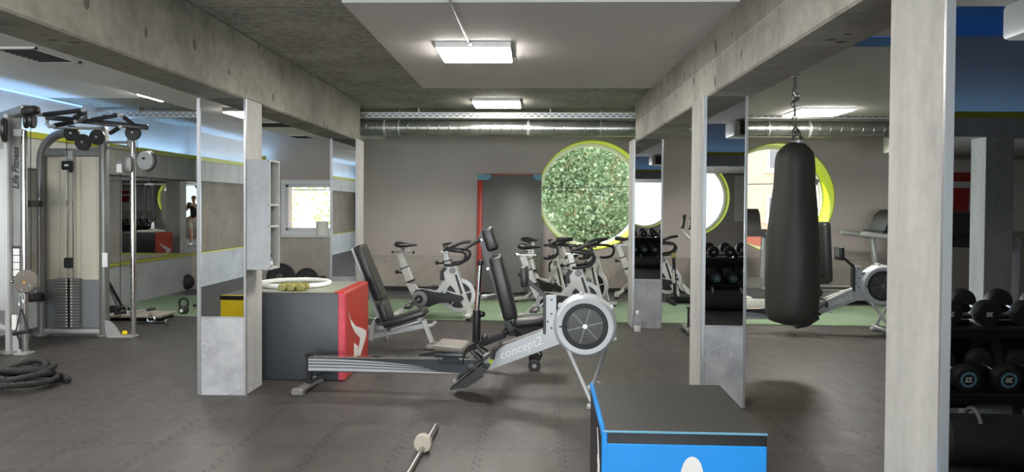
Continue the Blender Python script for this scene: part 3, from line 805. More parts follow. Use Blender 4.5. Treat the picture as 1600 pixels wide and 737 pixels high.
# ------------------------------------------------------------------ spin bikes
def bike(label, loc, rz):
    b = thing('spin_bike', label, 'exercise bike', loc, rz, 'white indoor cycling bikes')
    ft = MB().bb(.42, .50, -.24, .24, .03, .075, .01); ft.build('front_stabiliser', 'bike_white', b)
    MB().bb(-.54, -.46, -.24, .24, .03, .075, .01).build('rear_stabiliser', 'bike_white', b)
    for x in (.46, -.50):
        for y in (-.2, .2): MB().cyl((x, y, 0), (x, y, .032), .025, 14).build('foot', 'black_rub', b)
    fr = MB()
    fr.prism([(-.50, .07), (-.455, .05), (-.14, .30), (-.20, .36)], (0, 0, 0), Xa, Za, .07, True)               # rear stay
    fr.prism([(-.40, .47), (-.28, .44), (-.235, .385), (.02, .365), (.14, .53), (.22, .66), (.29, .64), (.25, .50), (.12, .40), (-.02, .22), (-.17, .18), (-.26, .22), (-.30, .28)], (0, 0, 0), Xa, Za, .075, True)
    frame = fr.build('frame', 'bike_white', b)
    for sy in (-1, 1):
        fk = MB().prism([(.12, .60), (.20, .70), (.27, .69), (.32, .58), (.50, .10), (.43, .07), (.25, .40), (.14, .50)], (0, sy * .065, 0), Xa, Za, .022, True).build('fork', 'bike_white', b)
        MB().prism([(.263, .58), (.293, .585), (.375, .33), (.345, .32)], (0, sy * .0775, 0), Xa, Za, .003, True).build('badge', 'black', fk)
        MB().disc((.235, sy * .078, .635), Ya, .045, .004, 22).build('round_logo', 'silver_dk', fk)
    MB().prism([(.07, .62), (.12, .67), (.17, .66), (.18, .57), (.12, .50), (.07, .50)], (0, 0, 0), Xa, Za, .12, True).build('bottle_holder', 'black', b)
    fw = MB().ring((.31, 0, .305), Ya, .172, .222, .035, 44).build('flywheel', 'silver', b)
    sp = MB()
    for k in range(5):
        a = k * 2 * PI / 5 + .3; d = V((math.cos(a), 0, math.sin(a))); sp.beam(V((.31, 0, .305)) + d * .03, V((.31, 0, .305)) + d * .18, .026, .02, .003)
    sp.disc((.31, 0, .305), Ya, .045, .05, 20); sp.build('spokes', 'silver', fw)
    MB().disc((.31, 0, .305), Ya, .173, .012, 36).build('wheel_disc', 'black', fw)
    MB().prism([(-.30, .30), (-.25, .37), (-.16, .385), (-.02, .35), (.36, .31), (.39, .275), (.37, .235), (.05, .20), (-.10, .14), (-.20, .13), (-.28, .19)], (0, -.075, 0), Xa, Za, .035, True).build('chain_guard', 'black', b)
    dr = MB().disc((-.20, -.098, .255), Ya, .105, .012, 32).build('drive_cover', 'steel', b)
    MB().disc((-.20, -.108, .255), Ya, .055, .012, 24).build('chainring', 'black', dr)
    for sy, d in ((-1, V((-.13, 0, -.10))), (1, V((.13, 0, .10)))):
        o = V((-.20, sy * .13, .255))
        cr = MB().cyl((-.2, sy * .09, .255), o, .015, 10).beam(o, o + d, .016, .03).build('crank', 'chrome', b)
        MB().box(o + d + V((0, sy * .06, 0)), (.10, .09, .028), None, .006).tube([o + d + V((-.04, sy * .03, .015)), o + d + V((.0, sy * .05, .055)), o + d + V((.06, sy * .06, .05)), o + d + V((.07, sy * .06, .0))], .006, 6).build('pedal', 'black', cr)
    # seat post, slider, saddle
    MB().beam((-.345, 0, .48), (-.415, 0, .66), .062, .115, .012).build('seat_sleeve', 'bike_white', b)
    MB().beam((-.336, 0, .465), (-.345, 0, .488), .075, .135, .006).beam((-.41, 0, .65), (-.416, 0, .665), .066, .12, .003).build_each('sleeve_collar', 'black', b)
    MB().cyl((-.42, 0, .58), (-.50, 0, .60), .012, 10).ball((-.515, 0, .60), .028, 12).build('seat_knob', 'black', b)
    MB().beam((-.41, 0, .65), (-.485, 0, .85), .05, .095, .01).build('seat_post', 'bike_white', b)
    MB().bb(-.57, -.30, -.025, .025, .845, .872, .006).build('seat_slider', 'steel', b)
    MB().bb(-.585, -.565, -.03, .03, .842, .876, .004).bb(-.305, -.285, -.03, .03, .842, .876, .004).tube([(-.43, 0, .875), (-.41, 0, .90), (-.46, 0, .905)], .008, 8).build_each('slider_cap', 'black', b)
    MB().beam((-.34, 0, .865), (-.365, 0, .955), .03, .03, .004).beam((-.335, 0, .875), (-.42, 0, .882), .02, .03, .004).build_each('saddle_stem', 'bike_white', b)
    sd_ = MB(); rings = []
    for (x, w, zt, zb) in ((-.545, .06, .985, .945), (-.52, .11, 1.005, .93), (-.46, .125, 1.0, .92), (-.40, .085, .985, .925), (-.34, .045, .978, .935), (-.27, .028, .975, .945), (-.25, .018, .968, .95)):
        rings.append([(x, w * math.cos(a), (zt + zb) / 2 + (zt - zb) / 2 * math.sin(a)) for a in [2 * PI * k / 14 for k in range(14)]])
    for rg in rings: sd_.v += [V(q) for q in rg]
    for i in range(len(rings) - 1):
        for k in range(14): sd_.f.append((i * 14 + k, i * 14 + (k + 1) % 14, (i + 1) * 14 + (k + 1) % 14, (i + 1) * 14 + k))
    sd_.f += [tuple(range(14)), tuple((len(rings) - 1) * 14 + k for k in range(14))]
    sd_.build('saddle', 'black_pad', b, angle=1.2)
    # handlebar
    MB().beam((.185, 0, .62), (.125, 0, .885), .05, .085, .01).build('handlebar_post', 'bike_white', b)
    MB().beam((.155, 0, .745), (.150, 0, .765), .056, .13, .004).cyl((.12, 0, .72), (.03, 0, .725), .012, 10).ball((.02, 0, .727), .026, 12).build('post_collar', 'black', b)
    MB().bb(.06, .26, -.03, .03, .865, .892, .006).build('bar_slider', 'steel', b)
    hb = MB()
    for sy in (-1, 1):
        hb.tube(spline([(.16, sy * .03, .91), (.20, sy * .16, .905), (.28, sy * .22, .90), (.40, sy * .22, .885), (.43, sy * .22, .83), (.38, sy * .22, .75), (.24, sy * .22, .715), (.15, sy * .22, .715)], 6), .020, 10)
        hb.tube(spline([(.14, sy * .07, .91), (.20, sy * .09, .93), (.34, sy * .09, .99), (.44, sy * .06, 1.01), (.45, sy * .0, 1.01)], 6), .019, 10)
        hb.tube([(.14, sy * .10, .93), (.11, sy * .10, .975), (.20, sy * .12, .985)], .014, 8)
    hb.cyl((.15, -.22, .905), (.15, .22, .905), .019, 10)
    hb.build('handlebar', 'black_rub', b)
    MB().cyl((.17, 0, .66), (.19, 0, .80), .006, 8).ball((.16, 0, .70), .022, 10).build('resistance_knob', 'black', b)
    return b
pb = at(680, 500, 9.83)
B1 = bike('white spin bike standing alone behind the silver bench', (pb.x, 9.85, .01), math.radians(-2))
p2 = at(874, 500, 9.75)
dup(B1, (p2.x, 9.6, .01), math.radians(-3), 'white spin bike directly behind the round rower flywheel')
p3 = at(856, 470, 11.5); p4 = at(908, 470, 11.5); p5 = at(981, 468, 12.0)
dup(B1, (p3.x, 11.3, .01), math.radians(-48), 'dark looking spin bike turned towards the room beside the leaning mat')
dup(B1, (p4.x + .02, 11.35, .01), math.radians(-52), 'spin bike turned towards the room under the left round window')
dup(B1, (p5.x + .35, 12.2, .008), math.radians(-8), 'far white spin bike half hidden behind the far right column')

# ------------------------------------------------------------------ silver bench machine
def px2(ox, oy, sc):
    return lambda px, py, y=0.: V(((px - ox) / sc, y, (oy - py) / sc))
b = thing('weight_bench', 'silver framed bench with black backrest and inclined seat beside the red box', 'bench', (at(620, 545, 7.83).x, 7.83, 0))
q = px2(620, 545, 149.5)
MB().beam(q(530, 538), q(664, 510), .07, .075, .012).build('main_beam', 'silver', b)
MB().prism([(q(572, 512).x, q(0, 512).z), (q(606, 512).x, q(0, 511).z), (q(604, 527).x, q(0, 527).z), (q(572, 534).x, q(0, 534).z), (q(540, 540).x, q(0, 540).z), (q(545, 520).x, q(0, 520).z)], (0, 0, 0), Xa, Za, .09, True).build('side_plate', 'silver', b)
MB().text('Life Fitness', q(587, 519, -.047), V((.985, 0, .13)), V((-.13, 0, .985)), .072, .001, .25).build('lettering', 'black', b)
MB().beam(q(661, 500), q(676, 539), .075, .055, .015).build('front_leg', 'silver', b)
MB().bb(q(668, 0).x, q(684, 0).x, -.14, .14, 0, .045, .012).build('front_foot', 'silver_dk', b)
MB().bb(q(528, 0).x, q(548, 0).x, -.27, .27, 0, .05, .012).build('rear_foot', 'silver_dk', b)
MB().tube(spline([q(655, 510), q(668, 511), q(677, 509), q(681, 504)], 5), .02, 10).build('hook', 'silver', b)
MB().tube(spline([q(580, 533, .05), q(585, 508, .05), q(594, 498, .05)], 6), .028, 10).tube(spline([q(580, 533, -.05), q(585, 508, -.05), q(594, 498, -.05)], 6), .028, 10).build_each('support_bracket', 'silver', b)
bp_ = MB().beam(q(552, 389), q(596, 502), .20, .035, .01).build('back_plate', 'silver', b)
MB().cyl(q(594, 501, -.12), q(594, 501, .12), .035, 16).cyl(q(659, 498, -.12), q(659, 498, .12), .022, 14).cyl(q(603, 532, -.06), q(603, 532, .06), .02, 12).build_each('pivot', 'chrome', b)
MB().beam(q(561, 385), q(597, 470), .30, .085, .025, seg=3).build('backrest', 'black_pad', b)
MB().beam(q(597, 472), q(607, 502), .30, .085, .025, seg=3).build('lumbar_pad', 'black_pad', b)
MB().beam(q(602, 508), q(667, 487), .30, .075, .022, seg=3).build('seat', 'black_pad', b)
MB().beam(q(612, 516), q(660, 501), .16, .03, .006).build('seat_plate', 'silver', b)
MB().tube([q(566, 448), q(571, 424), q(576, 440)], .010, 8).build('adjusting_rod', 'chrome', b)

# ------------------------------------------------------------------ black adjustable bench
b = thing('adjustable_bench', 'black upright bench with head pad and telescopic post behind the rowing machine', 'bench', (at(780, 575, 6.95).x, 6.95, 0))
q = px2(780, 575, 168.)
MB().beam(q(655, 561), q(730, 548), .07, .06, .01).beam(q(728, 549), q(790, 524), .07, .06, .01).tube(spline([q(784, 527), q(797, 517), q(812, 527), q(826, 545), q(838, 566)], 6), .03, 12).build_each('base_beam', 'black_metal', b)
MB().bb(q(650, 0).x, q(664, 0).x, -.25, .25, 0, .06, .012).build('rear_foot', 'black_metal', b)
for sy in (-.17, .17):
    w = MB().disc(q(835, 567, sy), Ya, .055, .04, 24, .01).build('wheel', 'black_rub', b)
    MB().disc(q(835, 567, sy), Ya, .02, .046, 14).build('hub', 'silver_dk', w)
MB().cyl(q(835, 567, -.19), q(835, 567, .19), .014, 10).tube([q(838, 566, -.12), q(846, 552, -.12), q(843, 545, -.12)], .012, 8).build('axle', 'black_metal', b)
MB().cyl(q(744, 537), q(744.5, 487), .038, 18).build('post_sleeve', 'black_metal', b)
MB().cyl(q(744.5, 488), q(749, 417), .024, 16).build('chrome_post', 'chrome', b)
MB().ball(q(753, 493), .03, 12).cyl(q(744, 493), q(753, 493), .012, 8).ball(q(757, 531), .035, 12).build_each('lock_knob', 'black', b)
MB().ball(q(750, 413), .03, 12).build('post_joint', 'black', b)
MB().prism([(q(747, 0).x, q(0, 372).z), (q(754, 0).x, q(0, 358).z), (q(768, 0).x, q(0, 400).z), (q(799, 0).x, q(0, 502).z), (q(790, 0).x, q(0, 508).z)], (0, 0, 0), Xa, Za, .14, True).build('back_plate', 'black_metal', b)
MB().beam(q(760, 358), q(771, 393), .26, .11, .03, seg=3).build('head_pad', 'black_pad', b)
MB().beam(q(774, 401), q(798, 499), .30, .13, .035, seg=3).build('backrest', 'black_pad', b)
st = MB().beam(q(803, 505), q(862, 499), .30, .085, .03, seg=3); st.build('seat', 'black_pad', b)
MB().prism([(q(800, 0).x, q(0, 512).z), (q(866, 0).x, q(0, 508).z), (q(860, 0).x, q(0, 521).z), (q(820, 0).x, q(0, 527).z)], (0, 0, 0), Xa, Za, .09, True).beam(q(793, 505), q(800, 520), .08, .07, .01).beam(q(800, 518), q(800, 526), .07, .06, .01).build('seat_support', 'row_dark', b)
for sy in (-.10, .10): MB().tube(spline([q(751, 376, sy), q(735, 385, sy), q(724, 391, sy * 1.6)], 5), .017, 10).build('handle', 'black_rub', b)
bo = MB()
for (x, y) in ((751, 377), (762, 421), (783, 491)): bo.disc(q(x, y, -.075), Ya, .012, .012, 12)
bo.build_each('bolt', 'chrome', b)
MB().cyl(q(775, 462, .02), q(757, 464, -.06), .010, 8).cyl(q(760, 464, -.05), q(753, 465, -.08), .02, 10).build('adjusting_pin', 'silver', b)

# ------------------------------------------------------------------ soft plyo boxes
def quadmap(o, u, v): 
    return lambda a, c: V(o) + V(u) * a + V(v) * c
# big black and red box
x1 = (atz(532, 600).x + atz(571, 565).x) / 2; ya = 6.29
bx = thing('soft_plyo_box', 'tall soft jump box with black front and red side beside the left column', 'jump box', (x1 - .45, ya + .45, 0))
bd = MB().box((0, 0, .375), (.90, .90, .75), None, .016, 2)
bd.build('body', 'darkgrey_vinyl', bx)
MB().box((.446, 0, .375), (.014, .895, .745), None, .006).build('red_side', 'red', bx)
MB().box((-.446, 0, .375), (.014, .895, .745), None, .006).build('red_side', 'red', bx)
MB().bb(.395, .454, -.456, -.40, .004, .746, .008).build('corner_strip', 'pink', bx)
MB().bb(-.44, .44, -.44, .44, .744, .756, .004).build('top_cover', 'box_top2', bx)
MB().bb(.36, .452, -.45, .45, .745, .757, .004).build('top_red_edge', 'red', bx)
lg = MB()
f = quadmap((.4535, -.45, 0), (0, .9, 0), (0, 0, .75))
boom = [(.13, .78), (.22, .66), (.42, .545), (.72, .455), (.88, .40), (.90, .35), (.84, .29), (.66, .16), (.54, .03), (.28, .03), (.45, .17), (.60, .30), (.62, .36), (.40, .47), (.24, .60)]
lg.prism([(a * .9, c * .75) for a, c in boom], (.4535, -.45, 0), Ya, Za, .002)
lg.prism([(a * .9, c * .75) for a, c in ((.36, .36), (.52, .28), (.46, .12), (.36, .08))], (.4535, -.45, 0), Ya, Za, .002)
lg.build('printed_logo', 'logo', bx)
lg = MB(); lg.prism([((1 - a) * .9, c * .75) for a, c in boom][::-1], (-.4555, -.45, 0), Ya, Za, .002); lg.build('printed_logo', 'logo', bx)
# things on it
zt = .757
tag(MB().torus((0, 0, 0), Za, .305, .022, 56, 12).build('hoop', 'white', None), 'white ring lying flat on the black and red jump box', 'ring')
o = bpy.data.objects['hoop']; o.location = (at(459, 445, 6.74).x, 6.78, zt + .022)
w0 = None
for i, (px, py, yy, rz, lb) in enumerate(((444, 448, 6.385, .05, 'leftmost of the three small yellow green dumbbells on the jump box'), (458, 447, 6.385, -.03, 'middle of the three small yellow green dumbbells on the jump box'), (473, 446, 6.395, -.12, 'rightmost of the three small yellow green dumbbells on the jump box, turned askew'))):
    loc = (at(px, 450, yy).x, yy, zt)
    if w0 is None:
        w0 = thing('hand_dumbbell', lb, 'dumbbell', loc, rz, 'small yellow green dumbbells on the box')
        for sy in (-.045, .045): MB().lathe([(0, -.03), (.024, -.03), (.036, -.02), (.036, .02), (.024, .03), (0, .03)], (0, sy, .033), Ya, 8).build('head', 'gold', w0)
        MB().cyl((0, -.03, .033), (0, .03, .033), .014, 12).build('handle', 'gold', w0)
    else: dup(w0, loc, rz, lb)
# blue box in front
A, B_, C_ = atz(942, 674, .50), atz(1200, 679, .50), atz(922, 601.5, .50)
u = (B_ - A); u.z = 0; wd_ = u.length; rzb = math.atan2(u.y, u.x)
dp = (C_ - A).length

un = u.normalized(); vn = V((-un.y, un.x, 0))
dp = .90
cen = (A + B_) / 2 + vn * dp / 2
bl = thing('soft_plyo_box', 'low soft jump box with bright blue front and black top in the foreground', 'jump box', (cen.x, cen.y, 0), rzb)
W2, D2, H2 = wd_ / 2, dp / 2, .50
MB().box((0, 0, H2 / 2), (wd_, dp, H2), None, .014, 2).build('body', 'navy', bl)
MB().bb(-W2 + .006, W2 - .004, -D2 - .004, -D2 + .01, .01, H2 - .052, .004).build('blue_front', 'blue', bl)
MB().bb(-W2 - .004, -W2 + .022, -D2 - .005, -D2 + .022, .01, H2 + .002, .006).build('corner_strip', 'blue', bl)
MB().bb(-W2 + .02, W2 - .004, -D2 + .004, D2 - .008, H2 - .004, H2 + .005, .003).build('top_cover', 'box_top', bl)
MB().bb(-W2 - .004, -W2 + .016, -D2 + .0, D2, H2 - .03, H2 + .006, .006).build('side_piping', 'blue', bl)
MB().bb(-W2, W2, -D2 - .006, -D2 + .006, H2 - .004, H2 + .006, .003).build('front_piping', 'blue_pad', bl)
lg = MB()
lg.prism([(-.115, 0.03), (-.045, .035), (-.02, .12), (.03, .12), (.055, .035), (.13, .03), (.055, .30), (.050, .318), (.040, .334), (.027, .345), (.012, .349), (-.003, .345), (-.016, .334), (-.026, .318), (-.032, .30)], (.02, -D2 - .0055, .05), Xa, Za, .002)
lg.build('printed_letter', 'logo', bl)
t = MB().text('A', (.0, 0, 0), Xa, Za, .3, .001)
MB().prism([(-.012, .17), (.012, .17), (.0, .245)], (.03, -D2 - .0075, .05), Xa, Za, .001).build('letter_hole', 'blue', bl)
sp_ = MB()
pts = [(.02, .42), (.06, .40), (.10, .32), (.12, .27), (.15, .26), (.13, .20), (.18, .17), (.16, .12), (.22, .08), (.20, .05)]
sp_.prism([(.30, .43), (.26, .40), (.21, .37), (.17, .315), (.13, .29), (.15, .25), (.19, .27), (.24, .32)], (-W2 - .0035, -D2, 0), Ya, Za, .002, True)
sp_.prism([(.27, .31), (.21, .265), (.15, .235), (.12, .205), (.16, .20), (.23, .25), (.27, .275)], (-W2 - .0035, -D2, 0), Ya, Za, .002, True)
sp_.prism([(.26, .25), (.20, .205), (.15, .165), (.11, .10), (.14, .115), (.20, .16), (.25, .205)], (-W2 - .0035, -D2, 0), Ya, Za, .002, True)
sp_.build_each('printed_logo', 'logo', bl)
# yellow box seen in the column mirror
yb = thing('soft_plyo_box', 'yellow soft jump box with a black top band, seen in the left column mirror', 'jump box', (-3.05, 3.1, 0), .06)
MB().box((0, 0, .25), (.75, .75, .50), None, .014, 2).build('body', 'yellow', yb)
MB().bb(-.378, .378, -.378, .378, .445, .495, .004).build('top_band', 'navy', yb); MB().bb(-.36, .36, -.36, .36, .494, .504, .003).build('top_cover', 'box_top', yb)
MB().prism([(-.11, .06), (-.05, .06), (-.02, .14), (.03, .14), (.05, .06), (.12, .06), (.03, .37), (-.02, .37)], (0, .3765, 0), V((-1, 0, 0)), Za, .002).build('printed_letter', 'logo', yb)
# ------------------------------------------------------------------ cable machine
R0 = V((-5.15, 8.0, 0))
cm = thing('cable_machine', 'large silver dual pulley cable machine with black pull up grips at the left', 'cable machine', tuple(R0))
YT = 8.24                      # face of the tower that looks at the camera
T = lambda px, py, y=YT: at(px, py, y)
def cb(mb, name, m, parent=None): return mb.build(name, m, parent or cm, world=True)
def cb_each(mb, name, m, parent=None): return mb.build_each(name, m, parent or cm, world=True)
gp, lp = T(163.5, 531), T(66, 531)
gx, lx = gp.x, lp.x
cb(MB().beam((gx, YT, 0.02), (gx, YT, T(165, 197).z), .082, .11, .03, up=Ya, seg=3), 'post', 'silver_dk')
cb(MB().tube([(lx, YT, .02), (lx, YT, 1.95)] + arc((lx + .30, YT, 1.98), (-1, 0, 0), Za, .30, 0, PI / 2, 10) + [(lx + .42, YT, 2.285)], .048, 16), 'post', 'silver_dk')
for x in (lx, gx): cb(MB().disc((x, YT, .02), Za, .085, .04, 24, .008), 'foot', 'silver_dk')
z = T(112, 238).z; cb(MB().beam((lx, YT, z), (gx, YT, z), .05, .09, .01), 'cross_rail', 'silver_dk')
z = T(112, 517).z; cb(MB().beam((lx, YT, z), (gx, YT, z), .06, .06, .02, seg=2), 'bottom_rail', 'silver')
z0, z1 = T(100, 512).z, T(100, 437).z; zt = T(100, 243).z
sh = MB().bb(lx + .03, gx - .035, YT + .03, YT + .05, z1, zt, .004)
for px in (90, 122, 148): x = T(px, 300).x; sh.bb(x - .012, x + .012, YT + .02, YT + .032, z1, zt, .006)
cb(sh, 'tower_cover', 'beige')
xa, xb = T(98.5, 300).x, T(117, 300).x
cb(MB().bb(xa, xb, YT + .0, YT + .03, z1 - .02, zt, .008).bb(xb + .002, xb + .05, YT + .012, YT + .03, z1, zt, .006), 'centre_channel', 'beige')
cb(MB().bb(lx + .045, gx - .045, YT + .01, YT + .028, z0, z1, .004), 'lower_cover', 'smoke')
wx0, wx1 = T(90, 470).x, T(128, 470).x; lx0, lx1 = T(107, 470).x, T(117, 470).x
n = 17; zs0, zs1 = T(100, 510).z, T(100, 434).z; h = (zs1 - zs0) / n
for i in range(n):
    z = zs0 + h * (i + .5)
    pl = cb(MB().bb(wx0, wx1, YT - .05, YT + .008, z - h * .45, z + h * .45, .003), 'weight_plate', 'silver_dk')
    cb(MB().bb(lx0, lx1, YT - .0515, YT - .0495, z - h * .24, z + h * .24), 'number_label', 'label_w', pl)
xm = (lx0 + lx1) / 2
cb(MB().bb(xm - .016, xm + .016, YT - .055, YT - .0515, zs0, zs1), 'selector_strip', 'black')
cb_each(MB().cyl((xm - .03, YT - .02, zs1), (xm - .03, YT - .02, zt), .009, 10).cyl((xm + .035, YT - .02, zs1), (xm + .035, YT - .02, zt), .009, 10), 'guide_rod', 'chrome')
a = T(110.5, 410); cb(MB().box((a.x, YT - .04, a.z), (.085, .06, .115), None, .012), 'selector_head', 'grille')
a = T(112, 246); cb(MB().box((a.x, YT - .04, a.z + .02), (.085, .03, .10), None, .006), 'top_bracket', 'silver')
a = T(112, 256); cb(MB().box((a.x - .01, YT - .06, a.z - .02), (.12, .06, .10), None, .012).box((a.x + .03, YT - .06, a.z - .07), (.04, .04, .06), None, .008), 'cable_block', 'black')
cb(MB().bb(a.x - .025, a.x + .02, YT - .093, YT - .09, a.z - .03, a.z - .008), 'block_label', 'label_w')
# pulleys under the top
for (px, py, r) in ((112, 208, .088), (130, 222, .09), (152, 214, .086), (208, 207, .088)):
    p = T(px, py, YT - .08)
    pu = cb(MB().disc(p, Ya, r, .035, 32, .006), 'pulley', 'black')
    cb(MB().disc(p - V((0, .022, 0)), Ya, .012, .012, 12), 'axle', 'silver', pu)
p = T(104, 208, YT - .08); cb_each(MB().cyl(p, T(104, 245, YT - .06), .004, 6), 'cable', 'black')
# pull-up frame
def TB(pts, r, m, name, y=7.95): cb(MB().tube([T(px, py, yy if yy else y) for (px, py, yy) in pts], r, 12), name, m)
cb(MB().beam(T(72, 183, 7.9), T(231, 199, 8.1), .05, .055, .006), 'top_beam', 'black_metal')
cb_each(MB().beam(T(78, 184, 7.95), T(103, 188, 8.0), .04, .03, .01).beam(T(83, 199.5, 8.1), T(160, 200.5, 8.1), .03, .03, .008).beam(T(126, 188.5, 8.0), T(140, 191, 8.0), .04, .03, .008), 'chrome_bar', 'chrome')
TB(((68, 179, 7.7), (127, 172.5, 7.7)), .024, 'black_rub', 'grip')
TB(((118, 190, 7.8), (85.5, 196, 7.6)), .024, 'black_rub', 'grip')
TB(((134, 174, 7.75), (116, 184, 7.75)), .024, 'black_rub', 'grip')
TB(((144, 187, 7.9), (184, 180, 7.7)), .022, 'black_rub', 'grip')
TB(((194, 183.5, 7.9), (208, 194, 7.9)), .022, 'black_rub', 'grip')
TB(((172, 208, 7.7), (186, 199.5, 7.8)), .022, 'black_rub', 'grip')
caps = MB()
for (px, py, yy) in ((130, 172, 7.7), (118, 190, 7.78), (84, 197, 7.6), (187, 180, 7.7), (192.5, 182.5, 7.9), (187, 199, 7.8)): caps.ball(T(px, py, yy), .024, 12)
caps.cyl(T(58, 179.5, 7.6), T(68, 179, 7.7), .018, 10)
cb_each(caps, 'grip_cap', 'silver')
TB(((75, 184, 7.9), (73, 193, 7.9), (77, 198, 7.8), (85, 197, 7.6)), .018, 'silver', 'bent_bar')
TB(((133, 174, 7.75), (134, 184, 7.85), (122, 190, 7.9)), .02, 'silver_dk', 'bent_bar')
# right arm and chrome upright
cb_each(MB().beam(T(166, 222, YT), T(206, 222.5, YT), .03, .03, .004).beam(T(166, 230, YT), T(206, 231, YT), .03, .03, .004), 'arm_bar', 'silver_dk')
a, c = T(207.5, 221), T(207, 529)
up = cb(MB().cyl((a.x, YT, .03), (a.x, YT, a.z), .030, 20), 'chrome_upright', 'chrome')
cb(MB().box((a.x - .02, YT, a.z - .02), (.07, .07, .11), None, .012), 'upright_cap', 'silver_dk')
ho = MB()
for i in range(24): ho.disc((a.x - .012, YT - .029, .12 + i * .075), Ya, .007, .006, 8)
cb_each(ho, 'adjustment_holes', 'black', up)
a = T(202, 257); cr = cb(MB().box((a.x, YT - .02, a.z), (.12, .10, .19), None, .03, 2).box((a.x - .07, YT - .02, a.z - .01), (.10, .06, .10), None, .015), 'carriage', 'silver_dk')
cb(MB().box((a.x - .08, YT - .055, a.z - .045), (.07, .02, .10), None, .01), 'carriage_label', 'label_w', cr)
p = T(228, 251, YT - .04); pu = cb(MB().disc(p, V((.25, 1, 0)), .105, .05, 36, .008), 'arm_pulley', 'silver')
cb(MB().torus(p + V((.012, .02, 0)), V((.25, 1, 0)), .104, .012, 36, 8), 'pulley_rim', 'black', pu)
cb(MB().disc(p + V((-.012, -.03, .025)), V((.25, 1, 0)), .014, .02, 12), 'axle', 'black', pu)
cb_each(MB().tube([T(214, 214, YT - .08), T(215, 245, YT - .06)], .004, 6).tube([T(188, 270, YT), T(188, 505, YT)], .004, 6), 'cable', 'black')
fb_ = [(168, 499), (177, 501), (183, 507), (191, 519), (192.5, 531), (178, 531), (170, 524)]
pts = [T(*k) for k in fb_]; cb(MB().prism([(p.x, p.z) for p in pts], (0, YT - .05, 0), Xa, Za, .02, True), 'foot_plate', 'silver')
a = T(176, 531); cc_ = T(211, 531); cb(MB().bb(a.x, cc_.x, YT - .08, YT + .08, 0, .018, .004), 'foot_base', 'silver')
p = T(197, 519); cb(MB().box((p.x, YT - .03, p.z), (.06, .05, .05), None, .018), 'yellow_stop', 'yellow')
p = T(168.5, 408); cb(MB().bb(p.x - .03, p.x + .03, YT - .06, YT - .055, p.z - .06, p.z + .10), 'small_placard', 'label_w')
# near tower seen from its edge
YN = 7.25
N_ = lambda px, py, y=YN: at(px, py, y)
x1 = N_(15.5, 400).x; ztn = N_(15, 178).z
cb(MB().beam((x1, YN, .02), (x1, YN, ztn), .045, .11, .012, up=Ya), 'post', 'silver')
cb(MB().disc((x1, YN, .018), Za, .09, .036, 24, .008), 'foot', 'silver_dk')
xa, xb = N_(19, 400).x, N_(32.5, 400).x
cb(MB().bb(xa, xb, YN + .0, YN + .03, .30, N_(15, 183).z, .006), 'tower_side', 'silver_dk')
cb(MB().text('Life Fitness', ((xa + xb) / 2, YN - .002, N_(25, 263).z), Za, V((-1, 0, 0)), .092, .001, .3, .004), 'lettering', 'black')
zp0, zp1 = N_(25, 433).z, N_(25, 384).z
pc = cb(MB().bb(xa + .004, xb - .002, YN - .004, YN, zp0, zp1), 'placard', 'black')
pp = MB(); ic = MB()
for k in range(4):
    za = zp0 + .012 + k * (zp1 - zp0 - .03) / 4; zb = za + (zp1 - zp0) / 4 - .016
    pp.bb(xa + .012, xb - .01, YN - .0055, YN - .004, za, zb)
    for s in (-1, 1): xm_ = (xa + xb) / 2 + s * .015; ic.beam((xm_, YN - .006, za + .012), (xm_ + s * .006, YN - .006, zb - .012), .004, .001, 0)
cb_each(pp, 'placard_panel', 'label_w', pc); cb(ic, 'placard_figure', 'black', pc)
ux_, uz_ = N_(37.5, 204), N_(37.5, 566)
cb(MB().cyl((ux_.x, YN, .03), (ux_.x, YN, ux_.z), .028, 20), 'chrome_upright', 'chrome')
p = N_(34, 206); cb(MB().box((p.x - .02, YN, p.z - .01), (.10, .07, .07), None, .01).disc((p.x + .01, YN - .04, p.z - .005), Ya, .025, .02, 14), 'upright_bracket', 'silver')
cb(MB().beam(N_(-12, 189, 7.6), N_(44, 171, 7.15), .11, .085, .012), 'top_tube', 'silver_dk')
p = N_(48, 173, 7.12); cb(MB().box(p, (.15, .12, .085), Matrix.Rotation(-.2, 3, 'Y'), .035, 3), 'tube_cap', 'grille')
for (px, py, r, ax) in ((41, 189, .072, (1, .45, 0)), (51, 189, .072, (1, .25, 0)), (7, 203, .12, (1, .5, 0))):
    cb(MB().disc(N_(px, py, 7.15), V(ax), r, .035, 28, .008), 'pulley', 'black')
cb_each(MB().tube([N_(48, 198, 7.15), N_(48, 300, 7.15), N_(49, 420, 7.2)], .004, 6), 'cable', 'black')
xs_ = N_(12, 300).x
cb(MB().bb(xs_ - .55, xs_ - .01, YN + .02, YN + .06, .42, N_(5, 232).z, .01).bb(xs_ - .50, xs_ - .03, YN + .018, YN + .022, .55, N_(5, 240).z - .04, .004), 'side_cover', 'silver')
cb(MB().tube([(xs_ - .30, YN + .02, .36), (xs_ - .02, YN + .02, .23)], .03, 10), 'lower_strut', 'silver')
st_ = MB()
for py in (336, 430, 500): q_ = N_(9, py); st_.disc((q_.x, YN + .012, q_.z), Ya, .008, .012, 10)
cb_each(st_, 'screw', 'black')
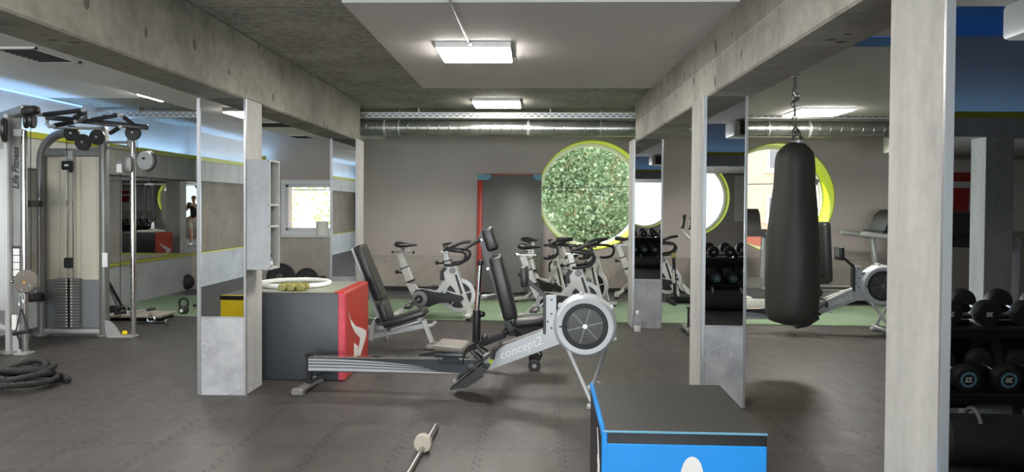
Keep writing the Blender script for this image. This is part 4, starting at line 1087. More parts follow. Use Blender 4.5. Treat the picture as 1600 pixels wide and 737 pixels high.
# braces from near upright to the face tower, lower carriage
cb_each(MB().beam(N_(45, 318, 7.4), T(64, 318), .05, .07, .008).beam(N_(45, 464, 7.4), T(66, 464), .06, .10, .02), 'brace', 'grille')
p = N_(41, 440, 7.12); ca = cb(MB().disc(p, Ya, .115, .06, 32, .015).box(p + V((.085, 0, .0)), (.06, .05, .13), None, .015), 'carriage', 'seat_grey')
cb(MB().prism([(-.014, -.012), (.014, -.012), (0, .014)], p + V((-.0, -.032, 0)), Xa, Za, .002, True), 'warning_sticker', 'orange', ca)
st_ = MB()
for (dx, dz) in ((-.09, -.02), (.0, .08), (.06, -.03), (-.02, -.075)): st_.disc(p + V((dx, -.031, dz)), Ya, .010, .012, 10)
st_.cyl(p + V((-.12, 0, 0)), p + V((-.14, 0, 0)), .02, 12)
cb_each(st_, 'screw', 'chrome', ca)
pts = [N_(*k) for k in ((25, 492), (31, 492), (33, 520), (36, 561), (25, 560), (22, 540))]
cb(MB().prism([(q_.x, q_.z) for q_ in pts], (0, YN - .02, 0), Xa, Za, .012, True), 'foot_plate', 'silver')
q_ = N_(38, 566); cb(MB().bb(q_.x - .06, q_.x + .06, YN - .08, YN + .08, 0, .016, .004), 'foot_base', 'silver')
q_ = N_(26.5, 505); cb(MB().bb(q_.x - .028, q_.x + .018, YN - .035, YN - .03, q_.z - .055, q_.z + .09), 'small_placard', 'label_w')
# stirrup handle hanging from the near carriage
hp = N_(35, 470, 7.02)
sh_ = thing('stirrup_handle', 'black stirrup handle hanging on a carabiner from the near pulley of the cable machine', 'handle', tuple(hp))
L = lambda px, py: N_(px, py, 7.02) - hp
MB().tube([L(32, 462), L(29.5, 473), L(31, 480), L(35, 481), L(37, 474), L(34, 463), L(32, 462)], .006, 8).torus(L(34, 459), Ya, .014, .005, 14, 6).build('carabiner', 'chrome', sh_)
MB().tube([L(34, 481), L(39, 500), L(45, 517)], .010, 8).tube([L(33, 482), L(26, 512), L(24, 519)], .006, 8).tube([L(27, 522), L(31, 532), L(32, 545)], .012, 8).build('strap', 'black_rub', sh_)
MB().cyl(L(23, 520.5), L(46, 517), .019, 14).disc(L(23, 520.5), Xa, .024, .02, 14).disc(L(46, 517), Xa, .024, .02, 14).build('grip', 'black_rub', sh_)
# rope attachment on the far pulley
hp = T(233, 287, 8.15)
rp = thing('rope_attachment', 'black two ended pull down rope hanging from the far pulley of the cable machine', 'rope', tuple(hp))
L = lambda px, py: T(px, py, 8.15) - hp
MB().tube([L(233, 266), L(231, 278), L(233, 286)], .006, 8).build('cord', 'black', rp)
MB().box(L(233, 288), (.10, .04, .03), None, .01).build('clamp', 'silver_dk', rp)
MB().tube(spline([L(233, 289), L(227.5, 293), L(226, 310), L(225.5, 338)], 6), .020, 12).tube(spline([L(233, 289), L(238, 293), L(239, 310), L(240, 338)], 6), .020, 12).build('rope', 'black_rub', rp)
MB().ball(L(225.5, 340), .034, 14, (1, 1, .7)).ball(L(240.5, 340), .034, 14, (1, 1, .7)).build_each('end_stop', 'black', rp)

# ------------------------------------------------------------------ things on the floor at the left
br = atz(42, 604)
ro = thing('battle_rope', 'thick charcoal braided rope coiled on the floor in the lower left', 'rope', (br.x, br.y, 0))
path = []
rnd = random.Random(11)
for i in range(170):
    t_ = i / 169; a = 2 * PI * 4.6 * t_ + .6
    rad = .265 - .09 * t_ + .03 * math.sin(a * .37 + 1)
    ex = 1.0 - .25 * t_
    path.append(V((rad * math.cos(a) * ex - .10 * t_, rad * math.sin(a) * .95 + .18 * t_ * t_, .026 + .105 * t_ ** .8 + .018 * (math.sin(a * 1.7) + 1) * min(1, t_ * 4))))
path = [path[0] + V((.0, -.02, 0))] + path
dense = spline(path, 5)
for k in range(3):
    st = []
    for i, p in enumerate(dense):
        d = (dense[min(i + 1, len(dense) - 1)] - dense[max(i - 1, 0)])
        x, y, d = basis(d); ph = i * .55 + k * 2 * PI / 3
        st.append(p + (x * math.cos(ph) + y * math.sin(ph)) * .0115)
    MB().tube(st, .0145, 7).build('strand', 'rope', ro, angle=1.5)
kb = atz(287, 491); kt = thing('kettlebell', 'black kettlebell with steel handle standing alone on the green turf', 'kettlebell', (kb.x, kb.y, .010))
MB().lathe([(0, 0), (.045, 0), (.062, .02), (.068, .05), (.062, .085), (.045, .105), (0, .112)], (0, 0, 0), Za, 24).build('bell', 'black_rub', kt)
MB().tube(spline([(-.045, 0, .085), (-.058, 0, .13), (-.05, 0, .185), (0, 0, .205), (.05, 0, .185), (.058, 0, .13), (.045, 0, .085)], 6), .015, 10).build('handle', 'grille', kt)
MB().disc((.0, -.066, .05), Ya, .022, .008, 18).build('badge', 'label_w', kt)
mb_ = at(291, 447, 12.72); tag(MB().ball((0, 0, 0), .135, 28).build('medicine_ball', 'black_rub', loc=None), 'dark ball on the floor in the back left corner under the mirrors', 'ball').location = (mb_.x, 12.72, .147)
bdp = atz(213, 500); bo_ = thing('step_board', 'low beige platform board at the edge of the turf beside the cable machine', 'platform', (bdp.x, bdp.y + .12, .0))
MB().box((0, 0, .06), (.72, .42, .035), None, .008).build('top', 'board', bo_)
MB().bb(-.33, -.27, -.19, .19, 0, .045, .004).bb(.27, .33, -.19, .19, 0, .045, .004).build_each('foot', 'black_rub', bo_)
a, c = at(178, 506.5, bdp.y - .12), at(243, 489, bdp.y + .1)
a.z = .1; c.z = .135
t1 = thing('lat_bar', 'chrome pull bar lying on the beige platform board', 'bar', tuple((a + c) / 2)); a2, c2 = a - (a + c) / 2, c - (a + c) / 2
MB().cyl(a2, c2, .014, 12).build('shaft', 'chrome', t1); MB().cyl(a2, a2.lerp(c2, .3), .019, 12).cyl(c2, c2.lerp(a2, .22), .019, 12).build_each('grip', 'black_rub', t1)
p = atz(236, 509); t1 = thing('row_handle', 'black and chrome close grip handle with end discs lying on the rubber floor', 'handle', (p.x, p.y, 0))
MB().cyl((-.22, 0, .035), (.19, 0, .045), .015, 12).build('bar', 'black_rub', t1); MB().torus((-.0, 0, .085), Ya, .045, .011, 20, 8).box((0, 0, .045), (.06, .03, .04), None, .008).build('ring', 'chrome', t1); MB().disc((.20, 0, .046), Xa, .046, .03, 20, .006).disc((-.23, 0, .034), Xa, .034, .03, 18, .006).build_each('end_disc', 'chrome', t1)
p = atz(180, 487); t1 = thing('ankle_straps', 'small dark heap of straps with a pale buckle by the left wall', 'straps', (p.x, p.y, .005))
m = MB(); rnd = random.Random(4)
for k in range(6): x = -.1 + k * .035; m.tube(spline([(x - .09, rnd.uniform(-.08, .08), .02), (x, rnd.uniform(-.1, .1), .03 + .02 * (k % 3)), (x + .07, rnd.uniform(-.06, .06), .055), (x + .11, rnd.uniform(-.08, .08), .02)], 5), .019, 8)
m.build('webbing', 'black_rub', t1); MB().torus((.15, -.03, .045), V((.3, 1, .5)), .04, .010, 18, 8).torus((.21, -.04, .05), V((-.3, 1, .2)), .032, .009, 18, 8).build_each('buckle', 'chrome', t1)
a = atz(191, 480); tp = V((XL + .125, a.y + .22, 0)); pz = atx(169, 440, XL + .12)
t1 = thing('training_stick', 'black stick leaning against the left wall beside the cable machine', 'stick', (a.x, a.y, .0))
MB().cyl((0, 0, .012), (XL + .125 - a.x, pz.y - a.y, pz.z), .020, 12).build('shaft', 'black_rub', t1)
p = atz(300, 484); t1 = thing('short_bar', 'short dark bar on the turf behind the left column', 'bar', (p.x + .2, p.y + .25, .01))
MB().cyl((-.28, 0, .02), (.35, .03, .05), .014, 10).build('shaft', 'black_metal', t1); MB().disc((.35, .03, .05), Xa, .05, .04, 18, .006).disc((-.28, 0, .02), Xa, .02, .03, 14, .004).build_each('end_disc', 'black_rub', t1)
# bumper plates leaning at the far wall
def plate(px, pyt, r, y, label, rz):
    x = at(px, 430, y).x
    t1 = thing('bumper_plate', label, 'weight plate', (x, y, 0), rz, 'black plates leaning on the far wall')
    tilt = .22; ax = V((0, -math.cos(tilt), math.sin(tilt))); c = V((0, 0, r * math.cos(tilt) + .012))
    MB().lathe([(.028, -.03), (r * .45, -.03), (r * .5, -.018), (r * .86, -.018), (r * .9, -.032), (r, -.026), (r, .026), (r * .9, .032), (r * .86, .018), (r * .5, .018), (r * .45, .03), (.028, .03)], c, ax, 48, closed=True).build('disc', 'black_rub', t1)
    MB().ring(c, ax, .026, .045, .066, 24).build('steel_hub', 'silver_dk', t1); return t1
plate(438, 420, .235, 12.78, 'larger black weight plate leaning on the far wall under the square window', 0)
plate(479, 426, .195, 12.8, 'smaller black weight plate leaning on the far wall under the square window', .1)
x = at(503, 440, 12.8).x; t1 = thing('foam_block', 'small dark block on the floor right of the leaning weight plates', 'block', (x, 12.8, .004)); MB().box((0, 0, .13), (.11, .12, .26), None, .02, 2).build('body', 'black', t1)
# shelf cabinet on the left column
cx0, cx1, cy0, cy1, cz0, cz1 = -2.249, -2.065, 5.775, 6.0, .985, 1.845
cab = thing('wall_shelf', 'narrow grey wood shelf box mounted on the side of the left column', 'shelf', (cx0, cy0, cz0))
w_, d_, h_ = cx1 - cx0, cy1 - cy0, cz1 - cz0; e = .016
MB().bb(0, w_, 0, e, 0, h_, .001).build('front_panel', 'wall_cool', cab)
MB().bb(0, w_, d_ - e, d_, 0, h_, .001).build('rear_panel', 'plaster', cab)
MB().bb(0, w_, e, d_ - e, 0, e).bb(0, w_, e, d_ - e, h_ - e, h_).build('top_and_bottom', 'plaster', cab)
MB().bb(0, .01, e, d_ - e, e, h_ - e).build('back_panel', 'plaster', cab)
for zz in (.33, .50): MB().bb(.01, w_ - .002, e, d_ - e, zz, zz + e).build('shelf', 'plaster', cab)
sc = MB()
for zz in (.012, .34, .505, h_ - .01): sc.disc((w_ - .012, -.0005, zz), Ya, .004, .002, 10)
sc.build_each('screw', 'black', cab)
bt = thing('small_bottle', 'small brown bottle standing on the bottom of the column shelf', 'bottle', (cx1 - .03, cy0 + .09, cz0 + e))
MB().lathe([(0, 0), (.019, 0), (.02, .01), (.02, .06), (.012, .075), (.012, .082), (0, .082)], (0, 0, 0), Za, 18).build('body', 'smoke', bt); MB().lathe([(.0205, .018), (.0205, .05)], (0, 0, 0), Za, 18).build('paper_label', 'label_w', bt); MB().cyl((0, 0, .082), (0, 0, .10), .013, 16).build('cap', 'black', bt)
pr = at(503, 377, YB - .02); t1 = thing('paper_roll', 'white paper towel roll standing on the square window sill', 'paper roll', (pr.x, YB - .0, SQ[2]))
MB().lathe([(.022, 0), (.105, 0), (.105, .25), (.022, .25)], (0, 0, 0), Za, 28, closed=True).build('paper', 'paper', t1); MB().ring((0, 0, .125), Za, .019, .022, .252, 20).build('core', 'board', t1)
wb = atz(996, 517); t1 = thing('water_bottle', 'clear plastic bottle with white cap on the floor at the far right column', 'bottle', (wb.x, wb.y, 0))
MB().lathe([(0, 0), (.034, 0), (.038, .01), (.038, .075), (0, .075)], (0, 0, 0), Za, 24).build('milky_base', 'plastic_white', t1)
MB().lathe([(.037, .076), (.037, .15), (.030, .175), (.016, .20), (.016, .205)], (0, 0, 0), Za, 24).build('body', 'clear', t1); MB().lathe([(.020, .205), (.022, .21), (.022, .24), (.018, .245), (0, .245)], (0, 0, 0), Za, 20).build('cap', 'plastic_white', t1)
# barbell on the floor
a, c = atz(680, 667, .025), atz(648, 722, .025)
dv = (c - a).normalized(); t1 = thing('barbell', 'steel barbell with a pale collar lying on the dark floor, running out of the frame', 'barbell', tuple(V((a.x, a.y, 0))), math.atan2(dv.y, dv.x))
MB().cyl((0, 0, .026), (.42, 0, .026), .025, 20).build('sleeve', 'steel', t1); MB().lathe([(.026, .40), (.052, .40), (.056, .41), (.056, .445), (.05, .455), (.014, .455)], (0, 0, .056), Xa, 24, closed=False).build('collar', 'board', t1)
MB().cyl((.45, 0, .03), (1.76, 0, .03), .014, 14).build('shaft', 'steel', t1)
for k, o_ in enumerate(t1.children):
    if o_.name.startswith('collar'):
        pass
# ------------------------------------------------------------------ crash mat against the wall
m0, m1 = at(752, 460, 12.55), at(846, 273, 12.75)
mt = thing('crash_mat', 'dark grey crash mat with red edges and blue corner pads leaning on the far wall', 'mat', ((m0.x + m1.x) / 2, 12.66, .02), math.radians(-3))
w_ = (m1.x - m0.x) / 2; h_ = m1.z - .02; tl = Matrix.Rotation(-.06, 3, 'X')
def mt_box(mb, x0, x1, y0, y1, z0, z1, b=.01): return mb.box(tl @ V(((x0 + x1) / 2, (y0 + y1) / 2, (z0 + z1) / 2)), (x1 - x0, y1 - y0, z1 - z0), tl, b, 2)
mt_box(MB(), -w_, w_, -.07, .07, 0, h_).build('body', 'mat_vinyl', mt)
mt_box(MB(), -w_ - .09, -w_ + .004, -.072, .072, 0, h_, .02).build('side_edge', 'red', mt)
mt_box(MB(), -w_, w_, -.073, .06, h_ - .008, h_ + .012, .006).build('top_edge', 'red', mt)
cnr = MB()
def qd(sx): return [(sx * w_, h_ + .002), (sx * (w_ - .14), h_ + .002), (sx * (w_ - .13), h_ - .06), (sx * (w_ - .08), h_ - .09), (sx * w_, h_ - .10)]
i0 = len(cnr.v); cnr.prism(qd(1), (0, -.074, 0), Xa, Za, .006, True); q2 = qd(-1); q2 = [(x - (.09 if i in (0, 4) else 0), z) for i, (x, z) in enumerate(q2)]; cnr.prism(q2, (0, -.074, 0), Xa, Za, .006, True)
cnr.v = [tl @ v for v in cnr.v]; cnr.build_each('corner_pad', 'blue_pad', mt)
# ------------------------------------------------------------------ punching bag
pt = at(1242, 222, 6.9); pb_ = at(1240, 503, 6.9)
bg_ = thing('punching_bag', 'big black punching bag hanging on a chain from the right ceiling', 'punching bag', (pt.x - .01, 6.9, pb_.z))
H = pt.z - pb_.z; sc_ = H / 281.
prof = [(0, .012), (.10, .004), (.20, .03), (.228, .10)]
for (py, w) in ((470, 80), (440, 82), (400, 80), (360, 76), (320, 68), (290, 62), (260, 60), (247, 58), (238, 53)): prof.append((w * sc_ / 2, (503 - py) * sc_))
prof += [(.115, H - .045), (.075, H - .012), (.05, H)]
m = MB().lathe(prof + [(0, H)], (0, 0, 0), Za, 40)
rnd = random.Random(2)
for i, p in enumerate(m.v):
    a = math.atan2(p.y, p.x); zz = p.z / H; r = math.hypot(p.x, p.y)
    k = 1 + .02 * math.sin(a * 5 + zz * 6) * (.3 + zz) + .012 * math.sin(a * 9 - zz * 11)
    off = (-.012 if zz < .6 else 0)
    m.v[i] = V((p.x * k + .02 * (1 - zz) * 0 + .035 * max(0, zz - .5), p.y * k, p.z + .02 * math.sin(a + .6) * (1 if zz < .05 else 0)))
m.build('bag_body', 'bag', bg_, angle=1.2)
# grey strap flap near the top right, chains
MB().box((.165, -.10, H - .36), (.05, .012, .05), Matrix.Rotation(.5, 3, 'Y'), .004).build('strap_tab', 'silver_dk', bg_)
MB().ring((.035, 0, H), Za, .05, .07, .03, 24).build('collar_ring', 'silver', bg_)
top = at(1243, 119, 6.9); tz = 2.70 - pb_.z; lx_ = top.x - (pt.x - .01)
ch = MB()
def chain(p, q, n, s=.014):
    p, q = V(p), V(q); d = (q - p) / n
    for i in range(n):
        c = p + d * (i + .5); ax = V((1, 0, .0)) if i % 2 else V((0, 1, 0)); L = d.length * .74; u = d.normalized(); w = ax.cross(u).normalized()
        ch.tube([c + u * L * math.cos(a) + w * s * math.sin(a) for a in [2 * PI * k / 10 for k in range(10)]], .0055, 6, True)
hub = V((lx_ - .005, 0, H + .18))
for a in (0.5, 2.1, 3.9, 5.3): chain((.035 + .055 * math.cos(a), .055 * math.sin(a), H + .005), hub, 5, .012)
chain(hub, (lx_, 0, tz - .30), int((tz - .30 - H - .18) / .045), .016)
ch.tube(spline([(lx_, 0, tz - .30), (lx_ - .02, 0, tz - .26), (lx_ + .012, 0, tz - .20), (lx_ - .012, 0, tz - .16), (lx_, 0, tz - .11)], 5), .016, 8).torus((lx_ + .005, 0, tz - .20), Ya, .03, .010, 18, 8).torus((lx_ - .014, 0, tz - .26), Xa, .028, .010, 18, 8)
ch.build_each('chain', 'steel', bg_); MB().cyl((lx_, 0, tz - .11), (lx_, 0, tz), .013, 12).disc((lx_, 0, tz - .008), Za, .04, .012, 20).build('ceiling_hook', 'silver_dk', bg_)
# ------------------------------------------------------------------ cardio row at the right
def treadmill(label, loc, rz):
    t = thing('treadmill', label, 'treadmill', loc, rz, 'treadmills along the far wall')
    # local: walker faces +x, console at x=.55
    MB().bb(-1.05, .55, -.36, .36, .06, .20, .03, 2).build('deck', 'bike_white', t); MB().bb(-1.0, .45, -.25, .25, .195, .207).build('belt', 'black_rub', t)
    for sy in (-.31, .31): MB().bb(-1.02, .42, sy - .05, sy + .05, .198, .222, .008).build('side_rail', 'bike_white', t)
    MB().prism([(.30, .08), (.78, .08), (.80, .22), (.70, .34), (.45, .36), (.32, .24)], (0, 0, 0), Xa, Za, .62, True).build('motor_cover', 'silver_dk', t)
    for x in (-.98, .6):
        for y in (-.3, .3): MB().cyl((x, y, 0), (x, y, .07), .035, 14).build('foot', 'black_rub', t)
    for sy in (-1, 1):
        MB().beam((.62, sy * .37, .15), (.50, sy * .37, 1.08), .06, .12, .02, up=Ya, seg=2).build('upright', 'silver', t)
        MB().tube(spline([(.56, sy * .37, 1.03), (.38, sy * .37, 1.05), (.02, sy * .37, 1.09)], 6), [.055] * 6 + [.045] * 6 + [.035], 14).build('handrail', 'silver', t)
    cs = MB().prism([(.34, 1.02), (.62, 1.02), (.66, 1.12), (.36, 1.14)], (0, 0, 0), Xa, Za, .70, True).build('console_base', 'black', t)
    MB().prism([(.40, 1.10), (.56, 1.12), (.68, 1.44), (.60, 1.46), (.50, 1.38)], (0, 0, 0), Xa, Za, .56, True).build('console', 'black', t)
    return t
pt_ = at(1375, 440, 11.9)
T1 = treadmill('white treadmill facing right beside the near column on the right', (pt_.x - .46, 11.95, .01), 0)
pt_ = at(1164, 440, 11.9)
dup(T1, (pt_.x, 11.6, .01), PI / 2, 'grey treadmill facing the right round window behind the punching bag')
el = thing('elliptical_trainer', 'white and black elliptical trainer half hidden behind the middle right column', 'elliptical trainer', (at(1082, 455, 11.6).x, 11.6, .01), 0)
MB().bb(-.35, .36, -.05, .05, .03, .10, .015).bb(-.36, -.30, -.3, .3, 0, .06, .01).bb(.31, .37, -.3, .3, 0, .06, .01).build_each('base', 'black_metal', el)
MB().prism([(.02, .08), (.36, .08), (.37, .30), (.33, .55), (.20, .60), (.06, .40)], (0, 0, 0), Xa, Za, .22, True).build('drive_housing', 'bike_white', el)
MB().beam((.24, 0, .5), (.2, 0, 1.35), .09, .12, .02, up=Ya).build('column', 'silver', el); MB().box((.18, 0, 1.45), (.08, .36, .22), Matrix.Rotation(-.3, 3, 'Y'), .02).build('console', 'black', el)
for sy in (-1, 1):
    MB().tube(spline([(-.08, sy * .28, 1.33), (-.115, sy * .28, 1.20), (-.08, sy * .28, 1.08), (.05, sy * .26, .95), (.2, sy * .24, .9)], 6), .020, 10).build('swing_handle', 'bike_white', el)
    MB().tube([(-.075, sy * .28, 1.36), (-.11, sy * .28, 1.14)], .027, 10).build('grip', 'black_rub', el)
    MB().prism([(-.22, .30), (-.14, .18), (.05, .10), (.16, .10), (.16, .14), (.08, .15), (-.10, .24), (-.19, .33)], (0, sy * .2, 0), Xa, Za, .15, True).build('pedal', 'silver', el)
pl = thing('pole_trainer', 'black upright lever with a yellow tip standing beside the white elliptical', 'lever', (at(1057, 455, 11.7).x, 11.75, .01))
MB().tube(spline([(-.04, 0, .70), (-.02, 0, .3), (.0, 0, .08), (.10, 0, .045), (.34, 0, .045)], 6), .026, 12).build('lever', 'black_metal', pl); MB().tube([(-.046, -.02, .5), (-.03, -.02, .3)], .018, 8).tube([(.02, -.03, .05), (.10, -.03, .03)], .022, 8).build_each('white_sleeve', 'bike_white', pl)
MB().cyl((-.04, 0, .69), (-.045, 0, .76), .034, 16).build('yellow_tip', 'gold', pl); MB().bb(-.06, .36, -.10, .10, 0, .03, .008).build('base_plate', 'black', pl)
rc = thing('recumbent_bike', 'black padded seat back of a recumbent bike peeking out right of the punching bag', 'exercise bike', (at(1266, 470, 11.0).x, 11.0, .01))
k = lambda px, py, y=0.: at(px, py, 11.0 + y) - V((at(1266, 470, 11.0).x, 11.0, .01))
MB().beam(k(1287, 440), k(1283, 346), .44, .13, .05, up=Xa, seg=3).build('seat_back', 'black_pad', rc)
MB().beam(k(1255, 437), k(1290, 437), .40, .09, .03, seg=2).build('seat', 'black_pad', rc)
MB().tube(spline([k(1272, 412, -.2), k(1277, 418, -.22), k(1279, 428, -.22), k(1274, 436, -.2)], 5), .026, 10).tube(spline([k(1272, 412, .2), k(1277, 418, .22), k(1279, 428, .22), k(1274, 436, .2)], 5), .026, 10).build_each('grab_bar', 'bike_white', rc)
zf = -.0
MB().beam(k(1270, 438), V((k(1268, 0).x, 0, .1)), .09, .12, .02).bb(k(1240, 0).x, k(1295, 0).x, -.06, .06, .06, .14, .02).bb(k(1288, 0).x, k(1296, 0).x, -.3, .3, 0, .07, .015).bb(k(1240, 0).x, k(1248, 0).x, -.3, .3, 0, .07, .015).build_each('frame', 'silver', rc)
MB().ball(k(1276, 457, -.25), .085, 16, (1, .5, 1)).build('rear_roller', 'black_rub', rc)
MB().prism([(k(1240, 0).x, .12), (k(1256, 0).x, .12), (k(1254, 0).x, .55), (k(1243, 0).x, .6)], (0, 0, 0), Xa, Za, .2, True).build('drive_housing', 'silver', rc)
wbx = at(1389, 226, 10.9); t1 = thing('wall_speaker', 'small white box speaker hanging from the right end of the duct', 'speaker', tuple(wbx)); MB().box((0.05, 0, 0), (.20, .16, .24), None, .02, 2).build('cabinet', 'white', t1); MB().box((.05, -.083, 0), (.15, .006, .19), None, .004).build('grille', 'silver', t1); MB().cyl((.05, .0, .12), (.05, 0, 2.82 - wbx.z), .012, 8).build('bracket', 'galv', t1)

# ------------------------------------------------------------------ behind the camera (seen in the mirrors)
rk = thing('dumbbell_rack', 'black two tier dumbbell rack seen in the mirror of the right columns', 'rack', (3.05, -.32, 0))
RWd = 1.55
for s in (-1, 0, 1):
    MB().prism([(-.28, 0), (.36, 0), (.36, .05), (.30, .40), (.16, .44), (.04, .80), (-.14, .84), (-.20, .3)], (s * RWd, 0, 0), Ya, Za, .06, True).build('side_frame', 'black_metal', rk)
MB().bb(-RWd, RWd, -.20, -.185, .10, .72, .004).build('back_panel', 'black_metal', rk)
def shelf(y, z, tl):
    R_ = Matrix.Rotation(tl, 3, 'X'); m = MB()
    for o in (-.13, .13): m.box(V((0, y, z)) + R_ @ V((0, o, 0)), (2 * RWd, .06, .02), R_, .004)
    m.box(V((0, y, z - .02)) + R_ @ V((0, .17, .0)), (2 * RWd, .012, .06), R_, .003); return m
shelf(.05, .74, -.16).build_each('shelf', 'black_metal', rk); shelf(.26, .365, -.16).build_each('shelf', 'black_metal', rk)
D0 = None
def dumbbell(x, y, z, num, ring, label):
    t = thing('dumbbell', label, 'dumbbell', (x, y, z), 0, 'round black dumbbells on the rack'); t.rotation_euler = (-.16, 0, 0)
    for sy in (-1, 1):
        h_ = MB().lathe([(0, .095 * sy), (.045, .095 * sy), (.078, .105 * sy), (.083, .12 * sy), (.083, .165 * sy), (.076, .178 * sy), (.05, .182 * sy), (0, .182 * sy)], (0, 0, 0), Ya, 32).build('head', 'black_rub', t)
        MB().ring((0, .183 * sy, 0), Ya, .036, .050 if ring else .040, .003, 32).build('end_ring', 'blue_pad' if ring else 'grille', h_)
        MB().text(num, (0, .1845 * sy, 0), V((-sy, 0, 0)), Za, .042, .0008, 0, .001).build('number', 'label_w', h_)
    MB().cyl((0, -.1, 0), (0, .1, 0), .016, 14).build('grip', 'chrome', t); return t
k = 0
for row, (y, z, nums, ring) in enumerate(((-.27, .845, ('50', '40', '30', '30', '28'), False), (-.06, .47, ('25', '22', '20', '17.5', '15'), True))):
    for i in range(12):
        x = 3.05 + .245 * (i - 5.5)
        num = nums[min(i // 3, 4)]
        dumbbell(x, y, z, ('30', '30', '30', '40', '50')[i % 5] if row == 0 else ('25', '22', '20')[i % 3], ring, ('black dumbbell on the upper rack tier, number %s from the left' if row == 0 else 'black dumbbell with blue ring, lower rack tier, number %s from the left') % ('one two three four five six seven eight nine ten eleven twelve'.split()[i]))
sbg = thing('sand_bag', 'black training bag lying on the floor in front of the dumbbell rack', 'bag', (2.75, .42, 0), .1)
MB().lathe([(0, -.42), (.09, -.42), (.145, -.36), (.155, 0), (.145, .36), (.09, .42), (0, .42)], (0, 0, .155), Xa, 28).build('body', 'black_rub', sbg)

for s in (-.2, .2): MB().tube(arc((s, 0, .24), Ya, Za, .10, .35, PI - .35, 8), .012, 8).build('strap', 'silver_dk', sbg)
ac = thing('air_heater', 'pale ceiling fan heater with dark louvres seen in the column mirrors', 'heater', (3.12, .55, 2.585))
MB().box((0, 0, 0), (.78, .5, .21), None, .03, 2).build('case', 'white', ac); m = MB()
for i in range(6): m.box((.02, .255, -.075 + i * .03), (.66, .02, .024), Matrix.Rotation(.5, 3, 'X'), .004)
m.build_each('louvre', 'bulb_dark', ac); MB().cyl((-.25, 0, .10), (-.25, 0, .115), .03, 8).cyl((.25, 0, .10), (.25, 0, .115), .03, 8).build_each('hanger', 'galv', ac)
sg = thing('wall_sign', 'white wall panel with a bold red letter mark seen in the near right mirror', 'sign', (6.4, YF + .02, 1.75))
MB().bb(-1.6, 1.6, -.015, .015, -.6, .5).build('panel', 'white', sg)
MB().prism([(-.5, .30), (.45, .30), (.45, .16), (-.36, .16)], (0, .018, 0), V((-1, 0, 0)), Za, .006).prism([(-.30, .06), (.45, .06), (.45, -.20), (.05, -.20), (-.02, -.42), (-.28, -.42)], (0, .018, 0), V((-1, 0, 0)), Za, .006).build_each('red_letter', 'red_sign', sg)
dup(T1, (5.7, -4.9, 0), 2.2, 'treadmill behind the dumbbell rack seen only in the mirror')
# ------------------------------------------------------------------ the photographer, seen small in the corner mirror
def skin_mesh(name, joints, edges, m, parent, sub=2, root=0):
    me = bpy.data.meshes.new(name); me.from_pydata([j[:3] for j in joints], edges, [])
    o = bpy.data.objects.new(name, me); COL.objects.link(o)
    md = o.modifiers.new('skin', 'SKIN'); md.use_smooth_shade = True
    sv = me.skin_vertices[0].data
    for i, j in enumerate(joints): sv[i].radius = (j[3], j[4] if len(j) > 4 else j[3]); sv[i].use_root = (i == root)
    s = o.modifiers.new('sub', 'SUBSURF'); s.levels = sub; s.render_levels = sub
    dg = bpy.context.evaluated_depsgraph_get(); nm = bpy.data.meshes.new_from_object(o.evaluated_get(dg))
    bpy.data.objects.remove(o); nm.shade_smooth(); nm.materials.clear(); nm.materials.append(MT[m])
    o = bpy.data.objects.new(name, nm); COL.objects.link(o); o.parent = parent; return o
pe = thing('person', 'person in black t-shirt and light shorts holding up a phone, small in the mirror', 'person', (0, -.42, 0))
J = [(0, 0, .95, .125, .095), (0, 0, 1.12, .115, .085), (0, .0, 1.30, .13, .09), (0, 0, 1.42, .12, .08), (0, .01, 1.50, .048), (0, .02, 1.57, .05), (0, .025, 1.64, .072, .085), (0, .025, 1.72, .07, .085), (0, .02, 1.77, .04),
     (-.17, 0, 1.42, .055), (-.22, .12, 1.26, .042), (-.20, .22, 1.33, .034), (-.085, .32, 1.47, .024), (-.06, .345, 1.50, .026),
     (.17, 0, 1.42, .055), (.22, .12, 1.26, .042), (.20, .22, 1.33, .034), (.085, .32, 1.47, .024), (.06, .345, 1.50, .026),
     (-.10, 0, .88, .085), (-.11, .01, .50, .056), (-.115, -.02, .36, .055), (-.115, 0, .09, .038), (-.125, .02, .05, .04), (-.13, .15, .035, .035),
     (.10, 0, .88, .085), (.11, .01, .50, .056), (.115, -.02, .36, .055), (.115, 0, .09, .038), (.125, .02, .05, .04), (.13, .15, .035, .035)]
E = [(0, 1), (1, 2), (2, 3), (3, 4), (4, 5), (5, 6), (6, 7), (7, 8), (3, 9), (9, 10), (10, 11), (11, 12), (12, 13), (3, 14), (14, 15), (15, 16), (16, 17), (17, 18), (0, 19), (19, 20), (20, 21), (21, 22), (22, 23), (23, 24), (0, 25), (25, 26), (26, 27), (27, 28), (28, 29), (29, 30)]
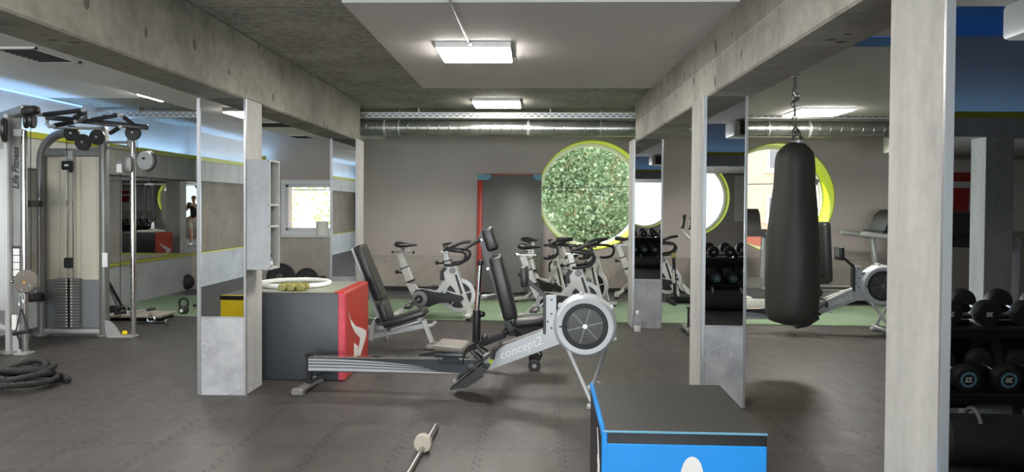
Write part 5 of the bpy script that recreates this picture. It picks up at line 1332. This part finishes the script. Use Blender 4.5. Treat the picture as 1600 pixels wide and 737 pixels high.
skin_mesh('body', J, E, 'skin', pe)
fc = MB().ball((0, .112, 1.655), .014, 10, (1, 1.1, 1.5)).box((0, .108, 1.615), (.045, .012, .009), None, .004).ball((-.078, .02, 1.665), .02, 10, (.4, .8, 1.3)).ball((.078, .02, 1.665), .02, 10, (.4, .8, 1.3))
fc.build('face_features', 'skin', pe); MB().ball((-.03, .10, 1.69), .010, 10).ball((.03, .10, 1.69), .010, 10).build_each('eyes', 'black', pe)
MB().ball((0, .012, 1.715), .088, 18, (.9, 1.05, .82)).build('hair', 'hair', pe)
skin_mesh('t_shirt', [(0, 0, .93, .14, .11), (0, 0, 1.12, .128, .098), (0, 0, 1.30, .142, .102), (0, 0, 1.43, .128, .088), (-.17, 0, 1.42, .068), (-.205, .08, 1.32, .062), (.17, 0, 1.42, .068), (.205, .08, 1.32, .062)], [(0, 1), (1, 2), (2, 3), (3, 4), (4, 5), (3, 6), (6, 7)], 'shirt', pe)
skin_mesh('shorts', [(0, 0, .93, .137, .107), (-.10, 0, .86, .098), (-.112, .01, .56, .085), (.10, 0, .86, .098), (.112, .01, .56, .085)], [(0, 1), (1, 2), (0, 3), (3, 4)], 'shorts', pe)
for s in (-1, 1):
    MB().box((s * .128, .07, .045), (.10, .28, .088), None, .035, 3).build('shoe', 'shoe', pe)
    for f_ in range(4):
        z = 1.535 - f_ * .02; l = (.048, .055, .052, .042)[f_]
        skin_mesh('finger', [(s * .062, .345, z - .01, .009), (s * .062, .345 + .03, z, .0085), (s * (.062 - l * .5), .345 + .045, z + .002, .008), (s * (.062 - l), .405 - .012, z + .003, .0065)], [(0, 1), (1, 2), (2, 3)], 'skin', pe, 1)
    skin_mesh('thumb', [(s * .062, .335, 1.49, .011), (s * .05, .34, 1.515, .010), (s * .03, .352, 1.525, .008)], [(0, 1), (1, 2)], 'skin', pe, 1)
ph = thing('phone', 'dark phone held up in both hands by the photographer', 'phone', (0, -.05, 1.5)); MB().box((0, 0, 0), (.15, .008, .072), None, .003).build('case', 'black', ph)
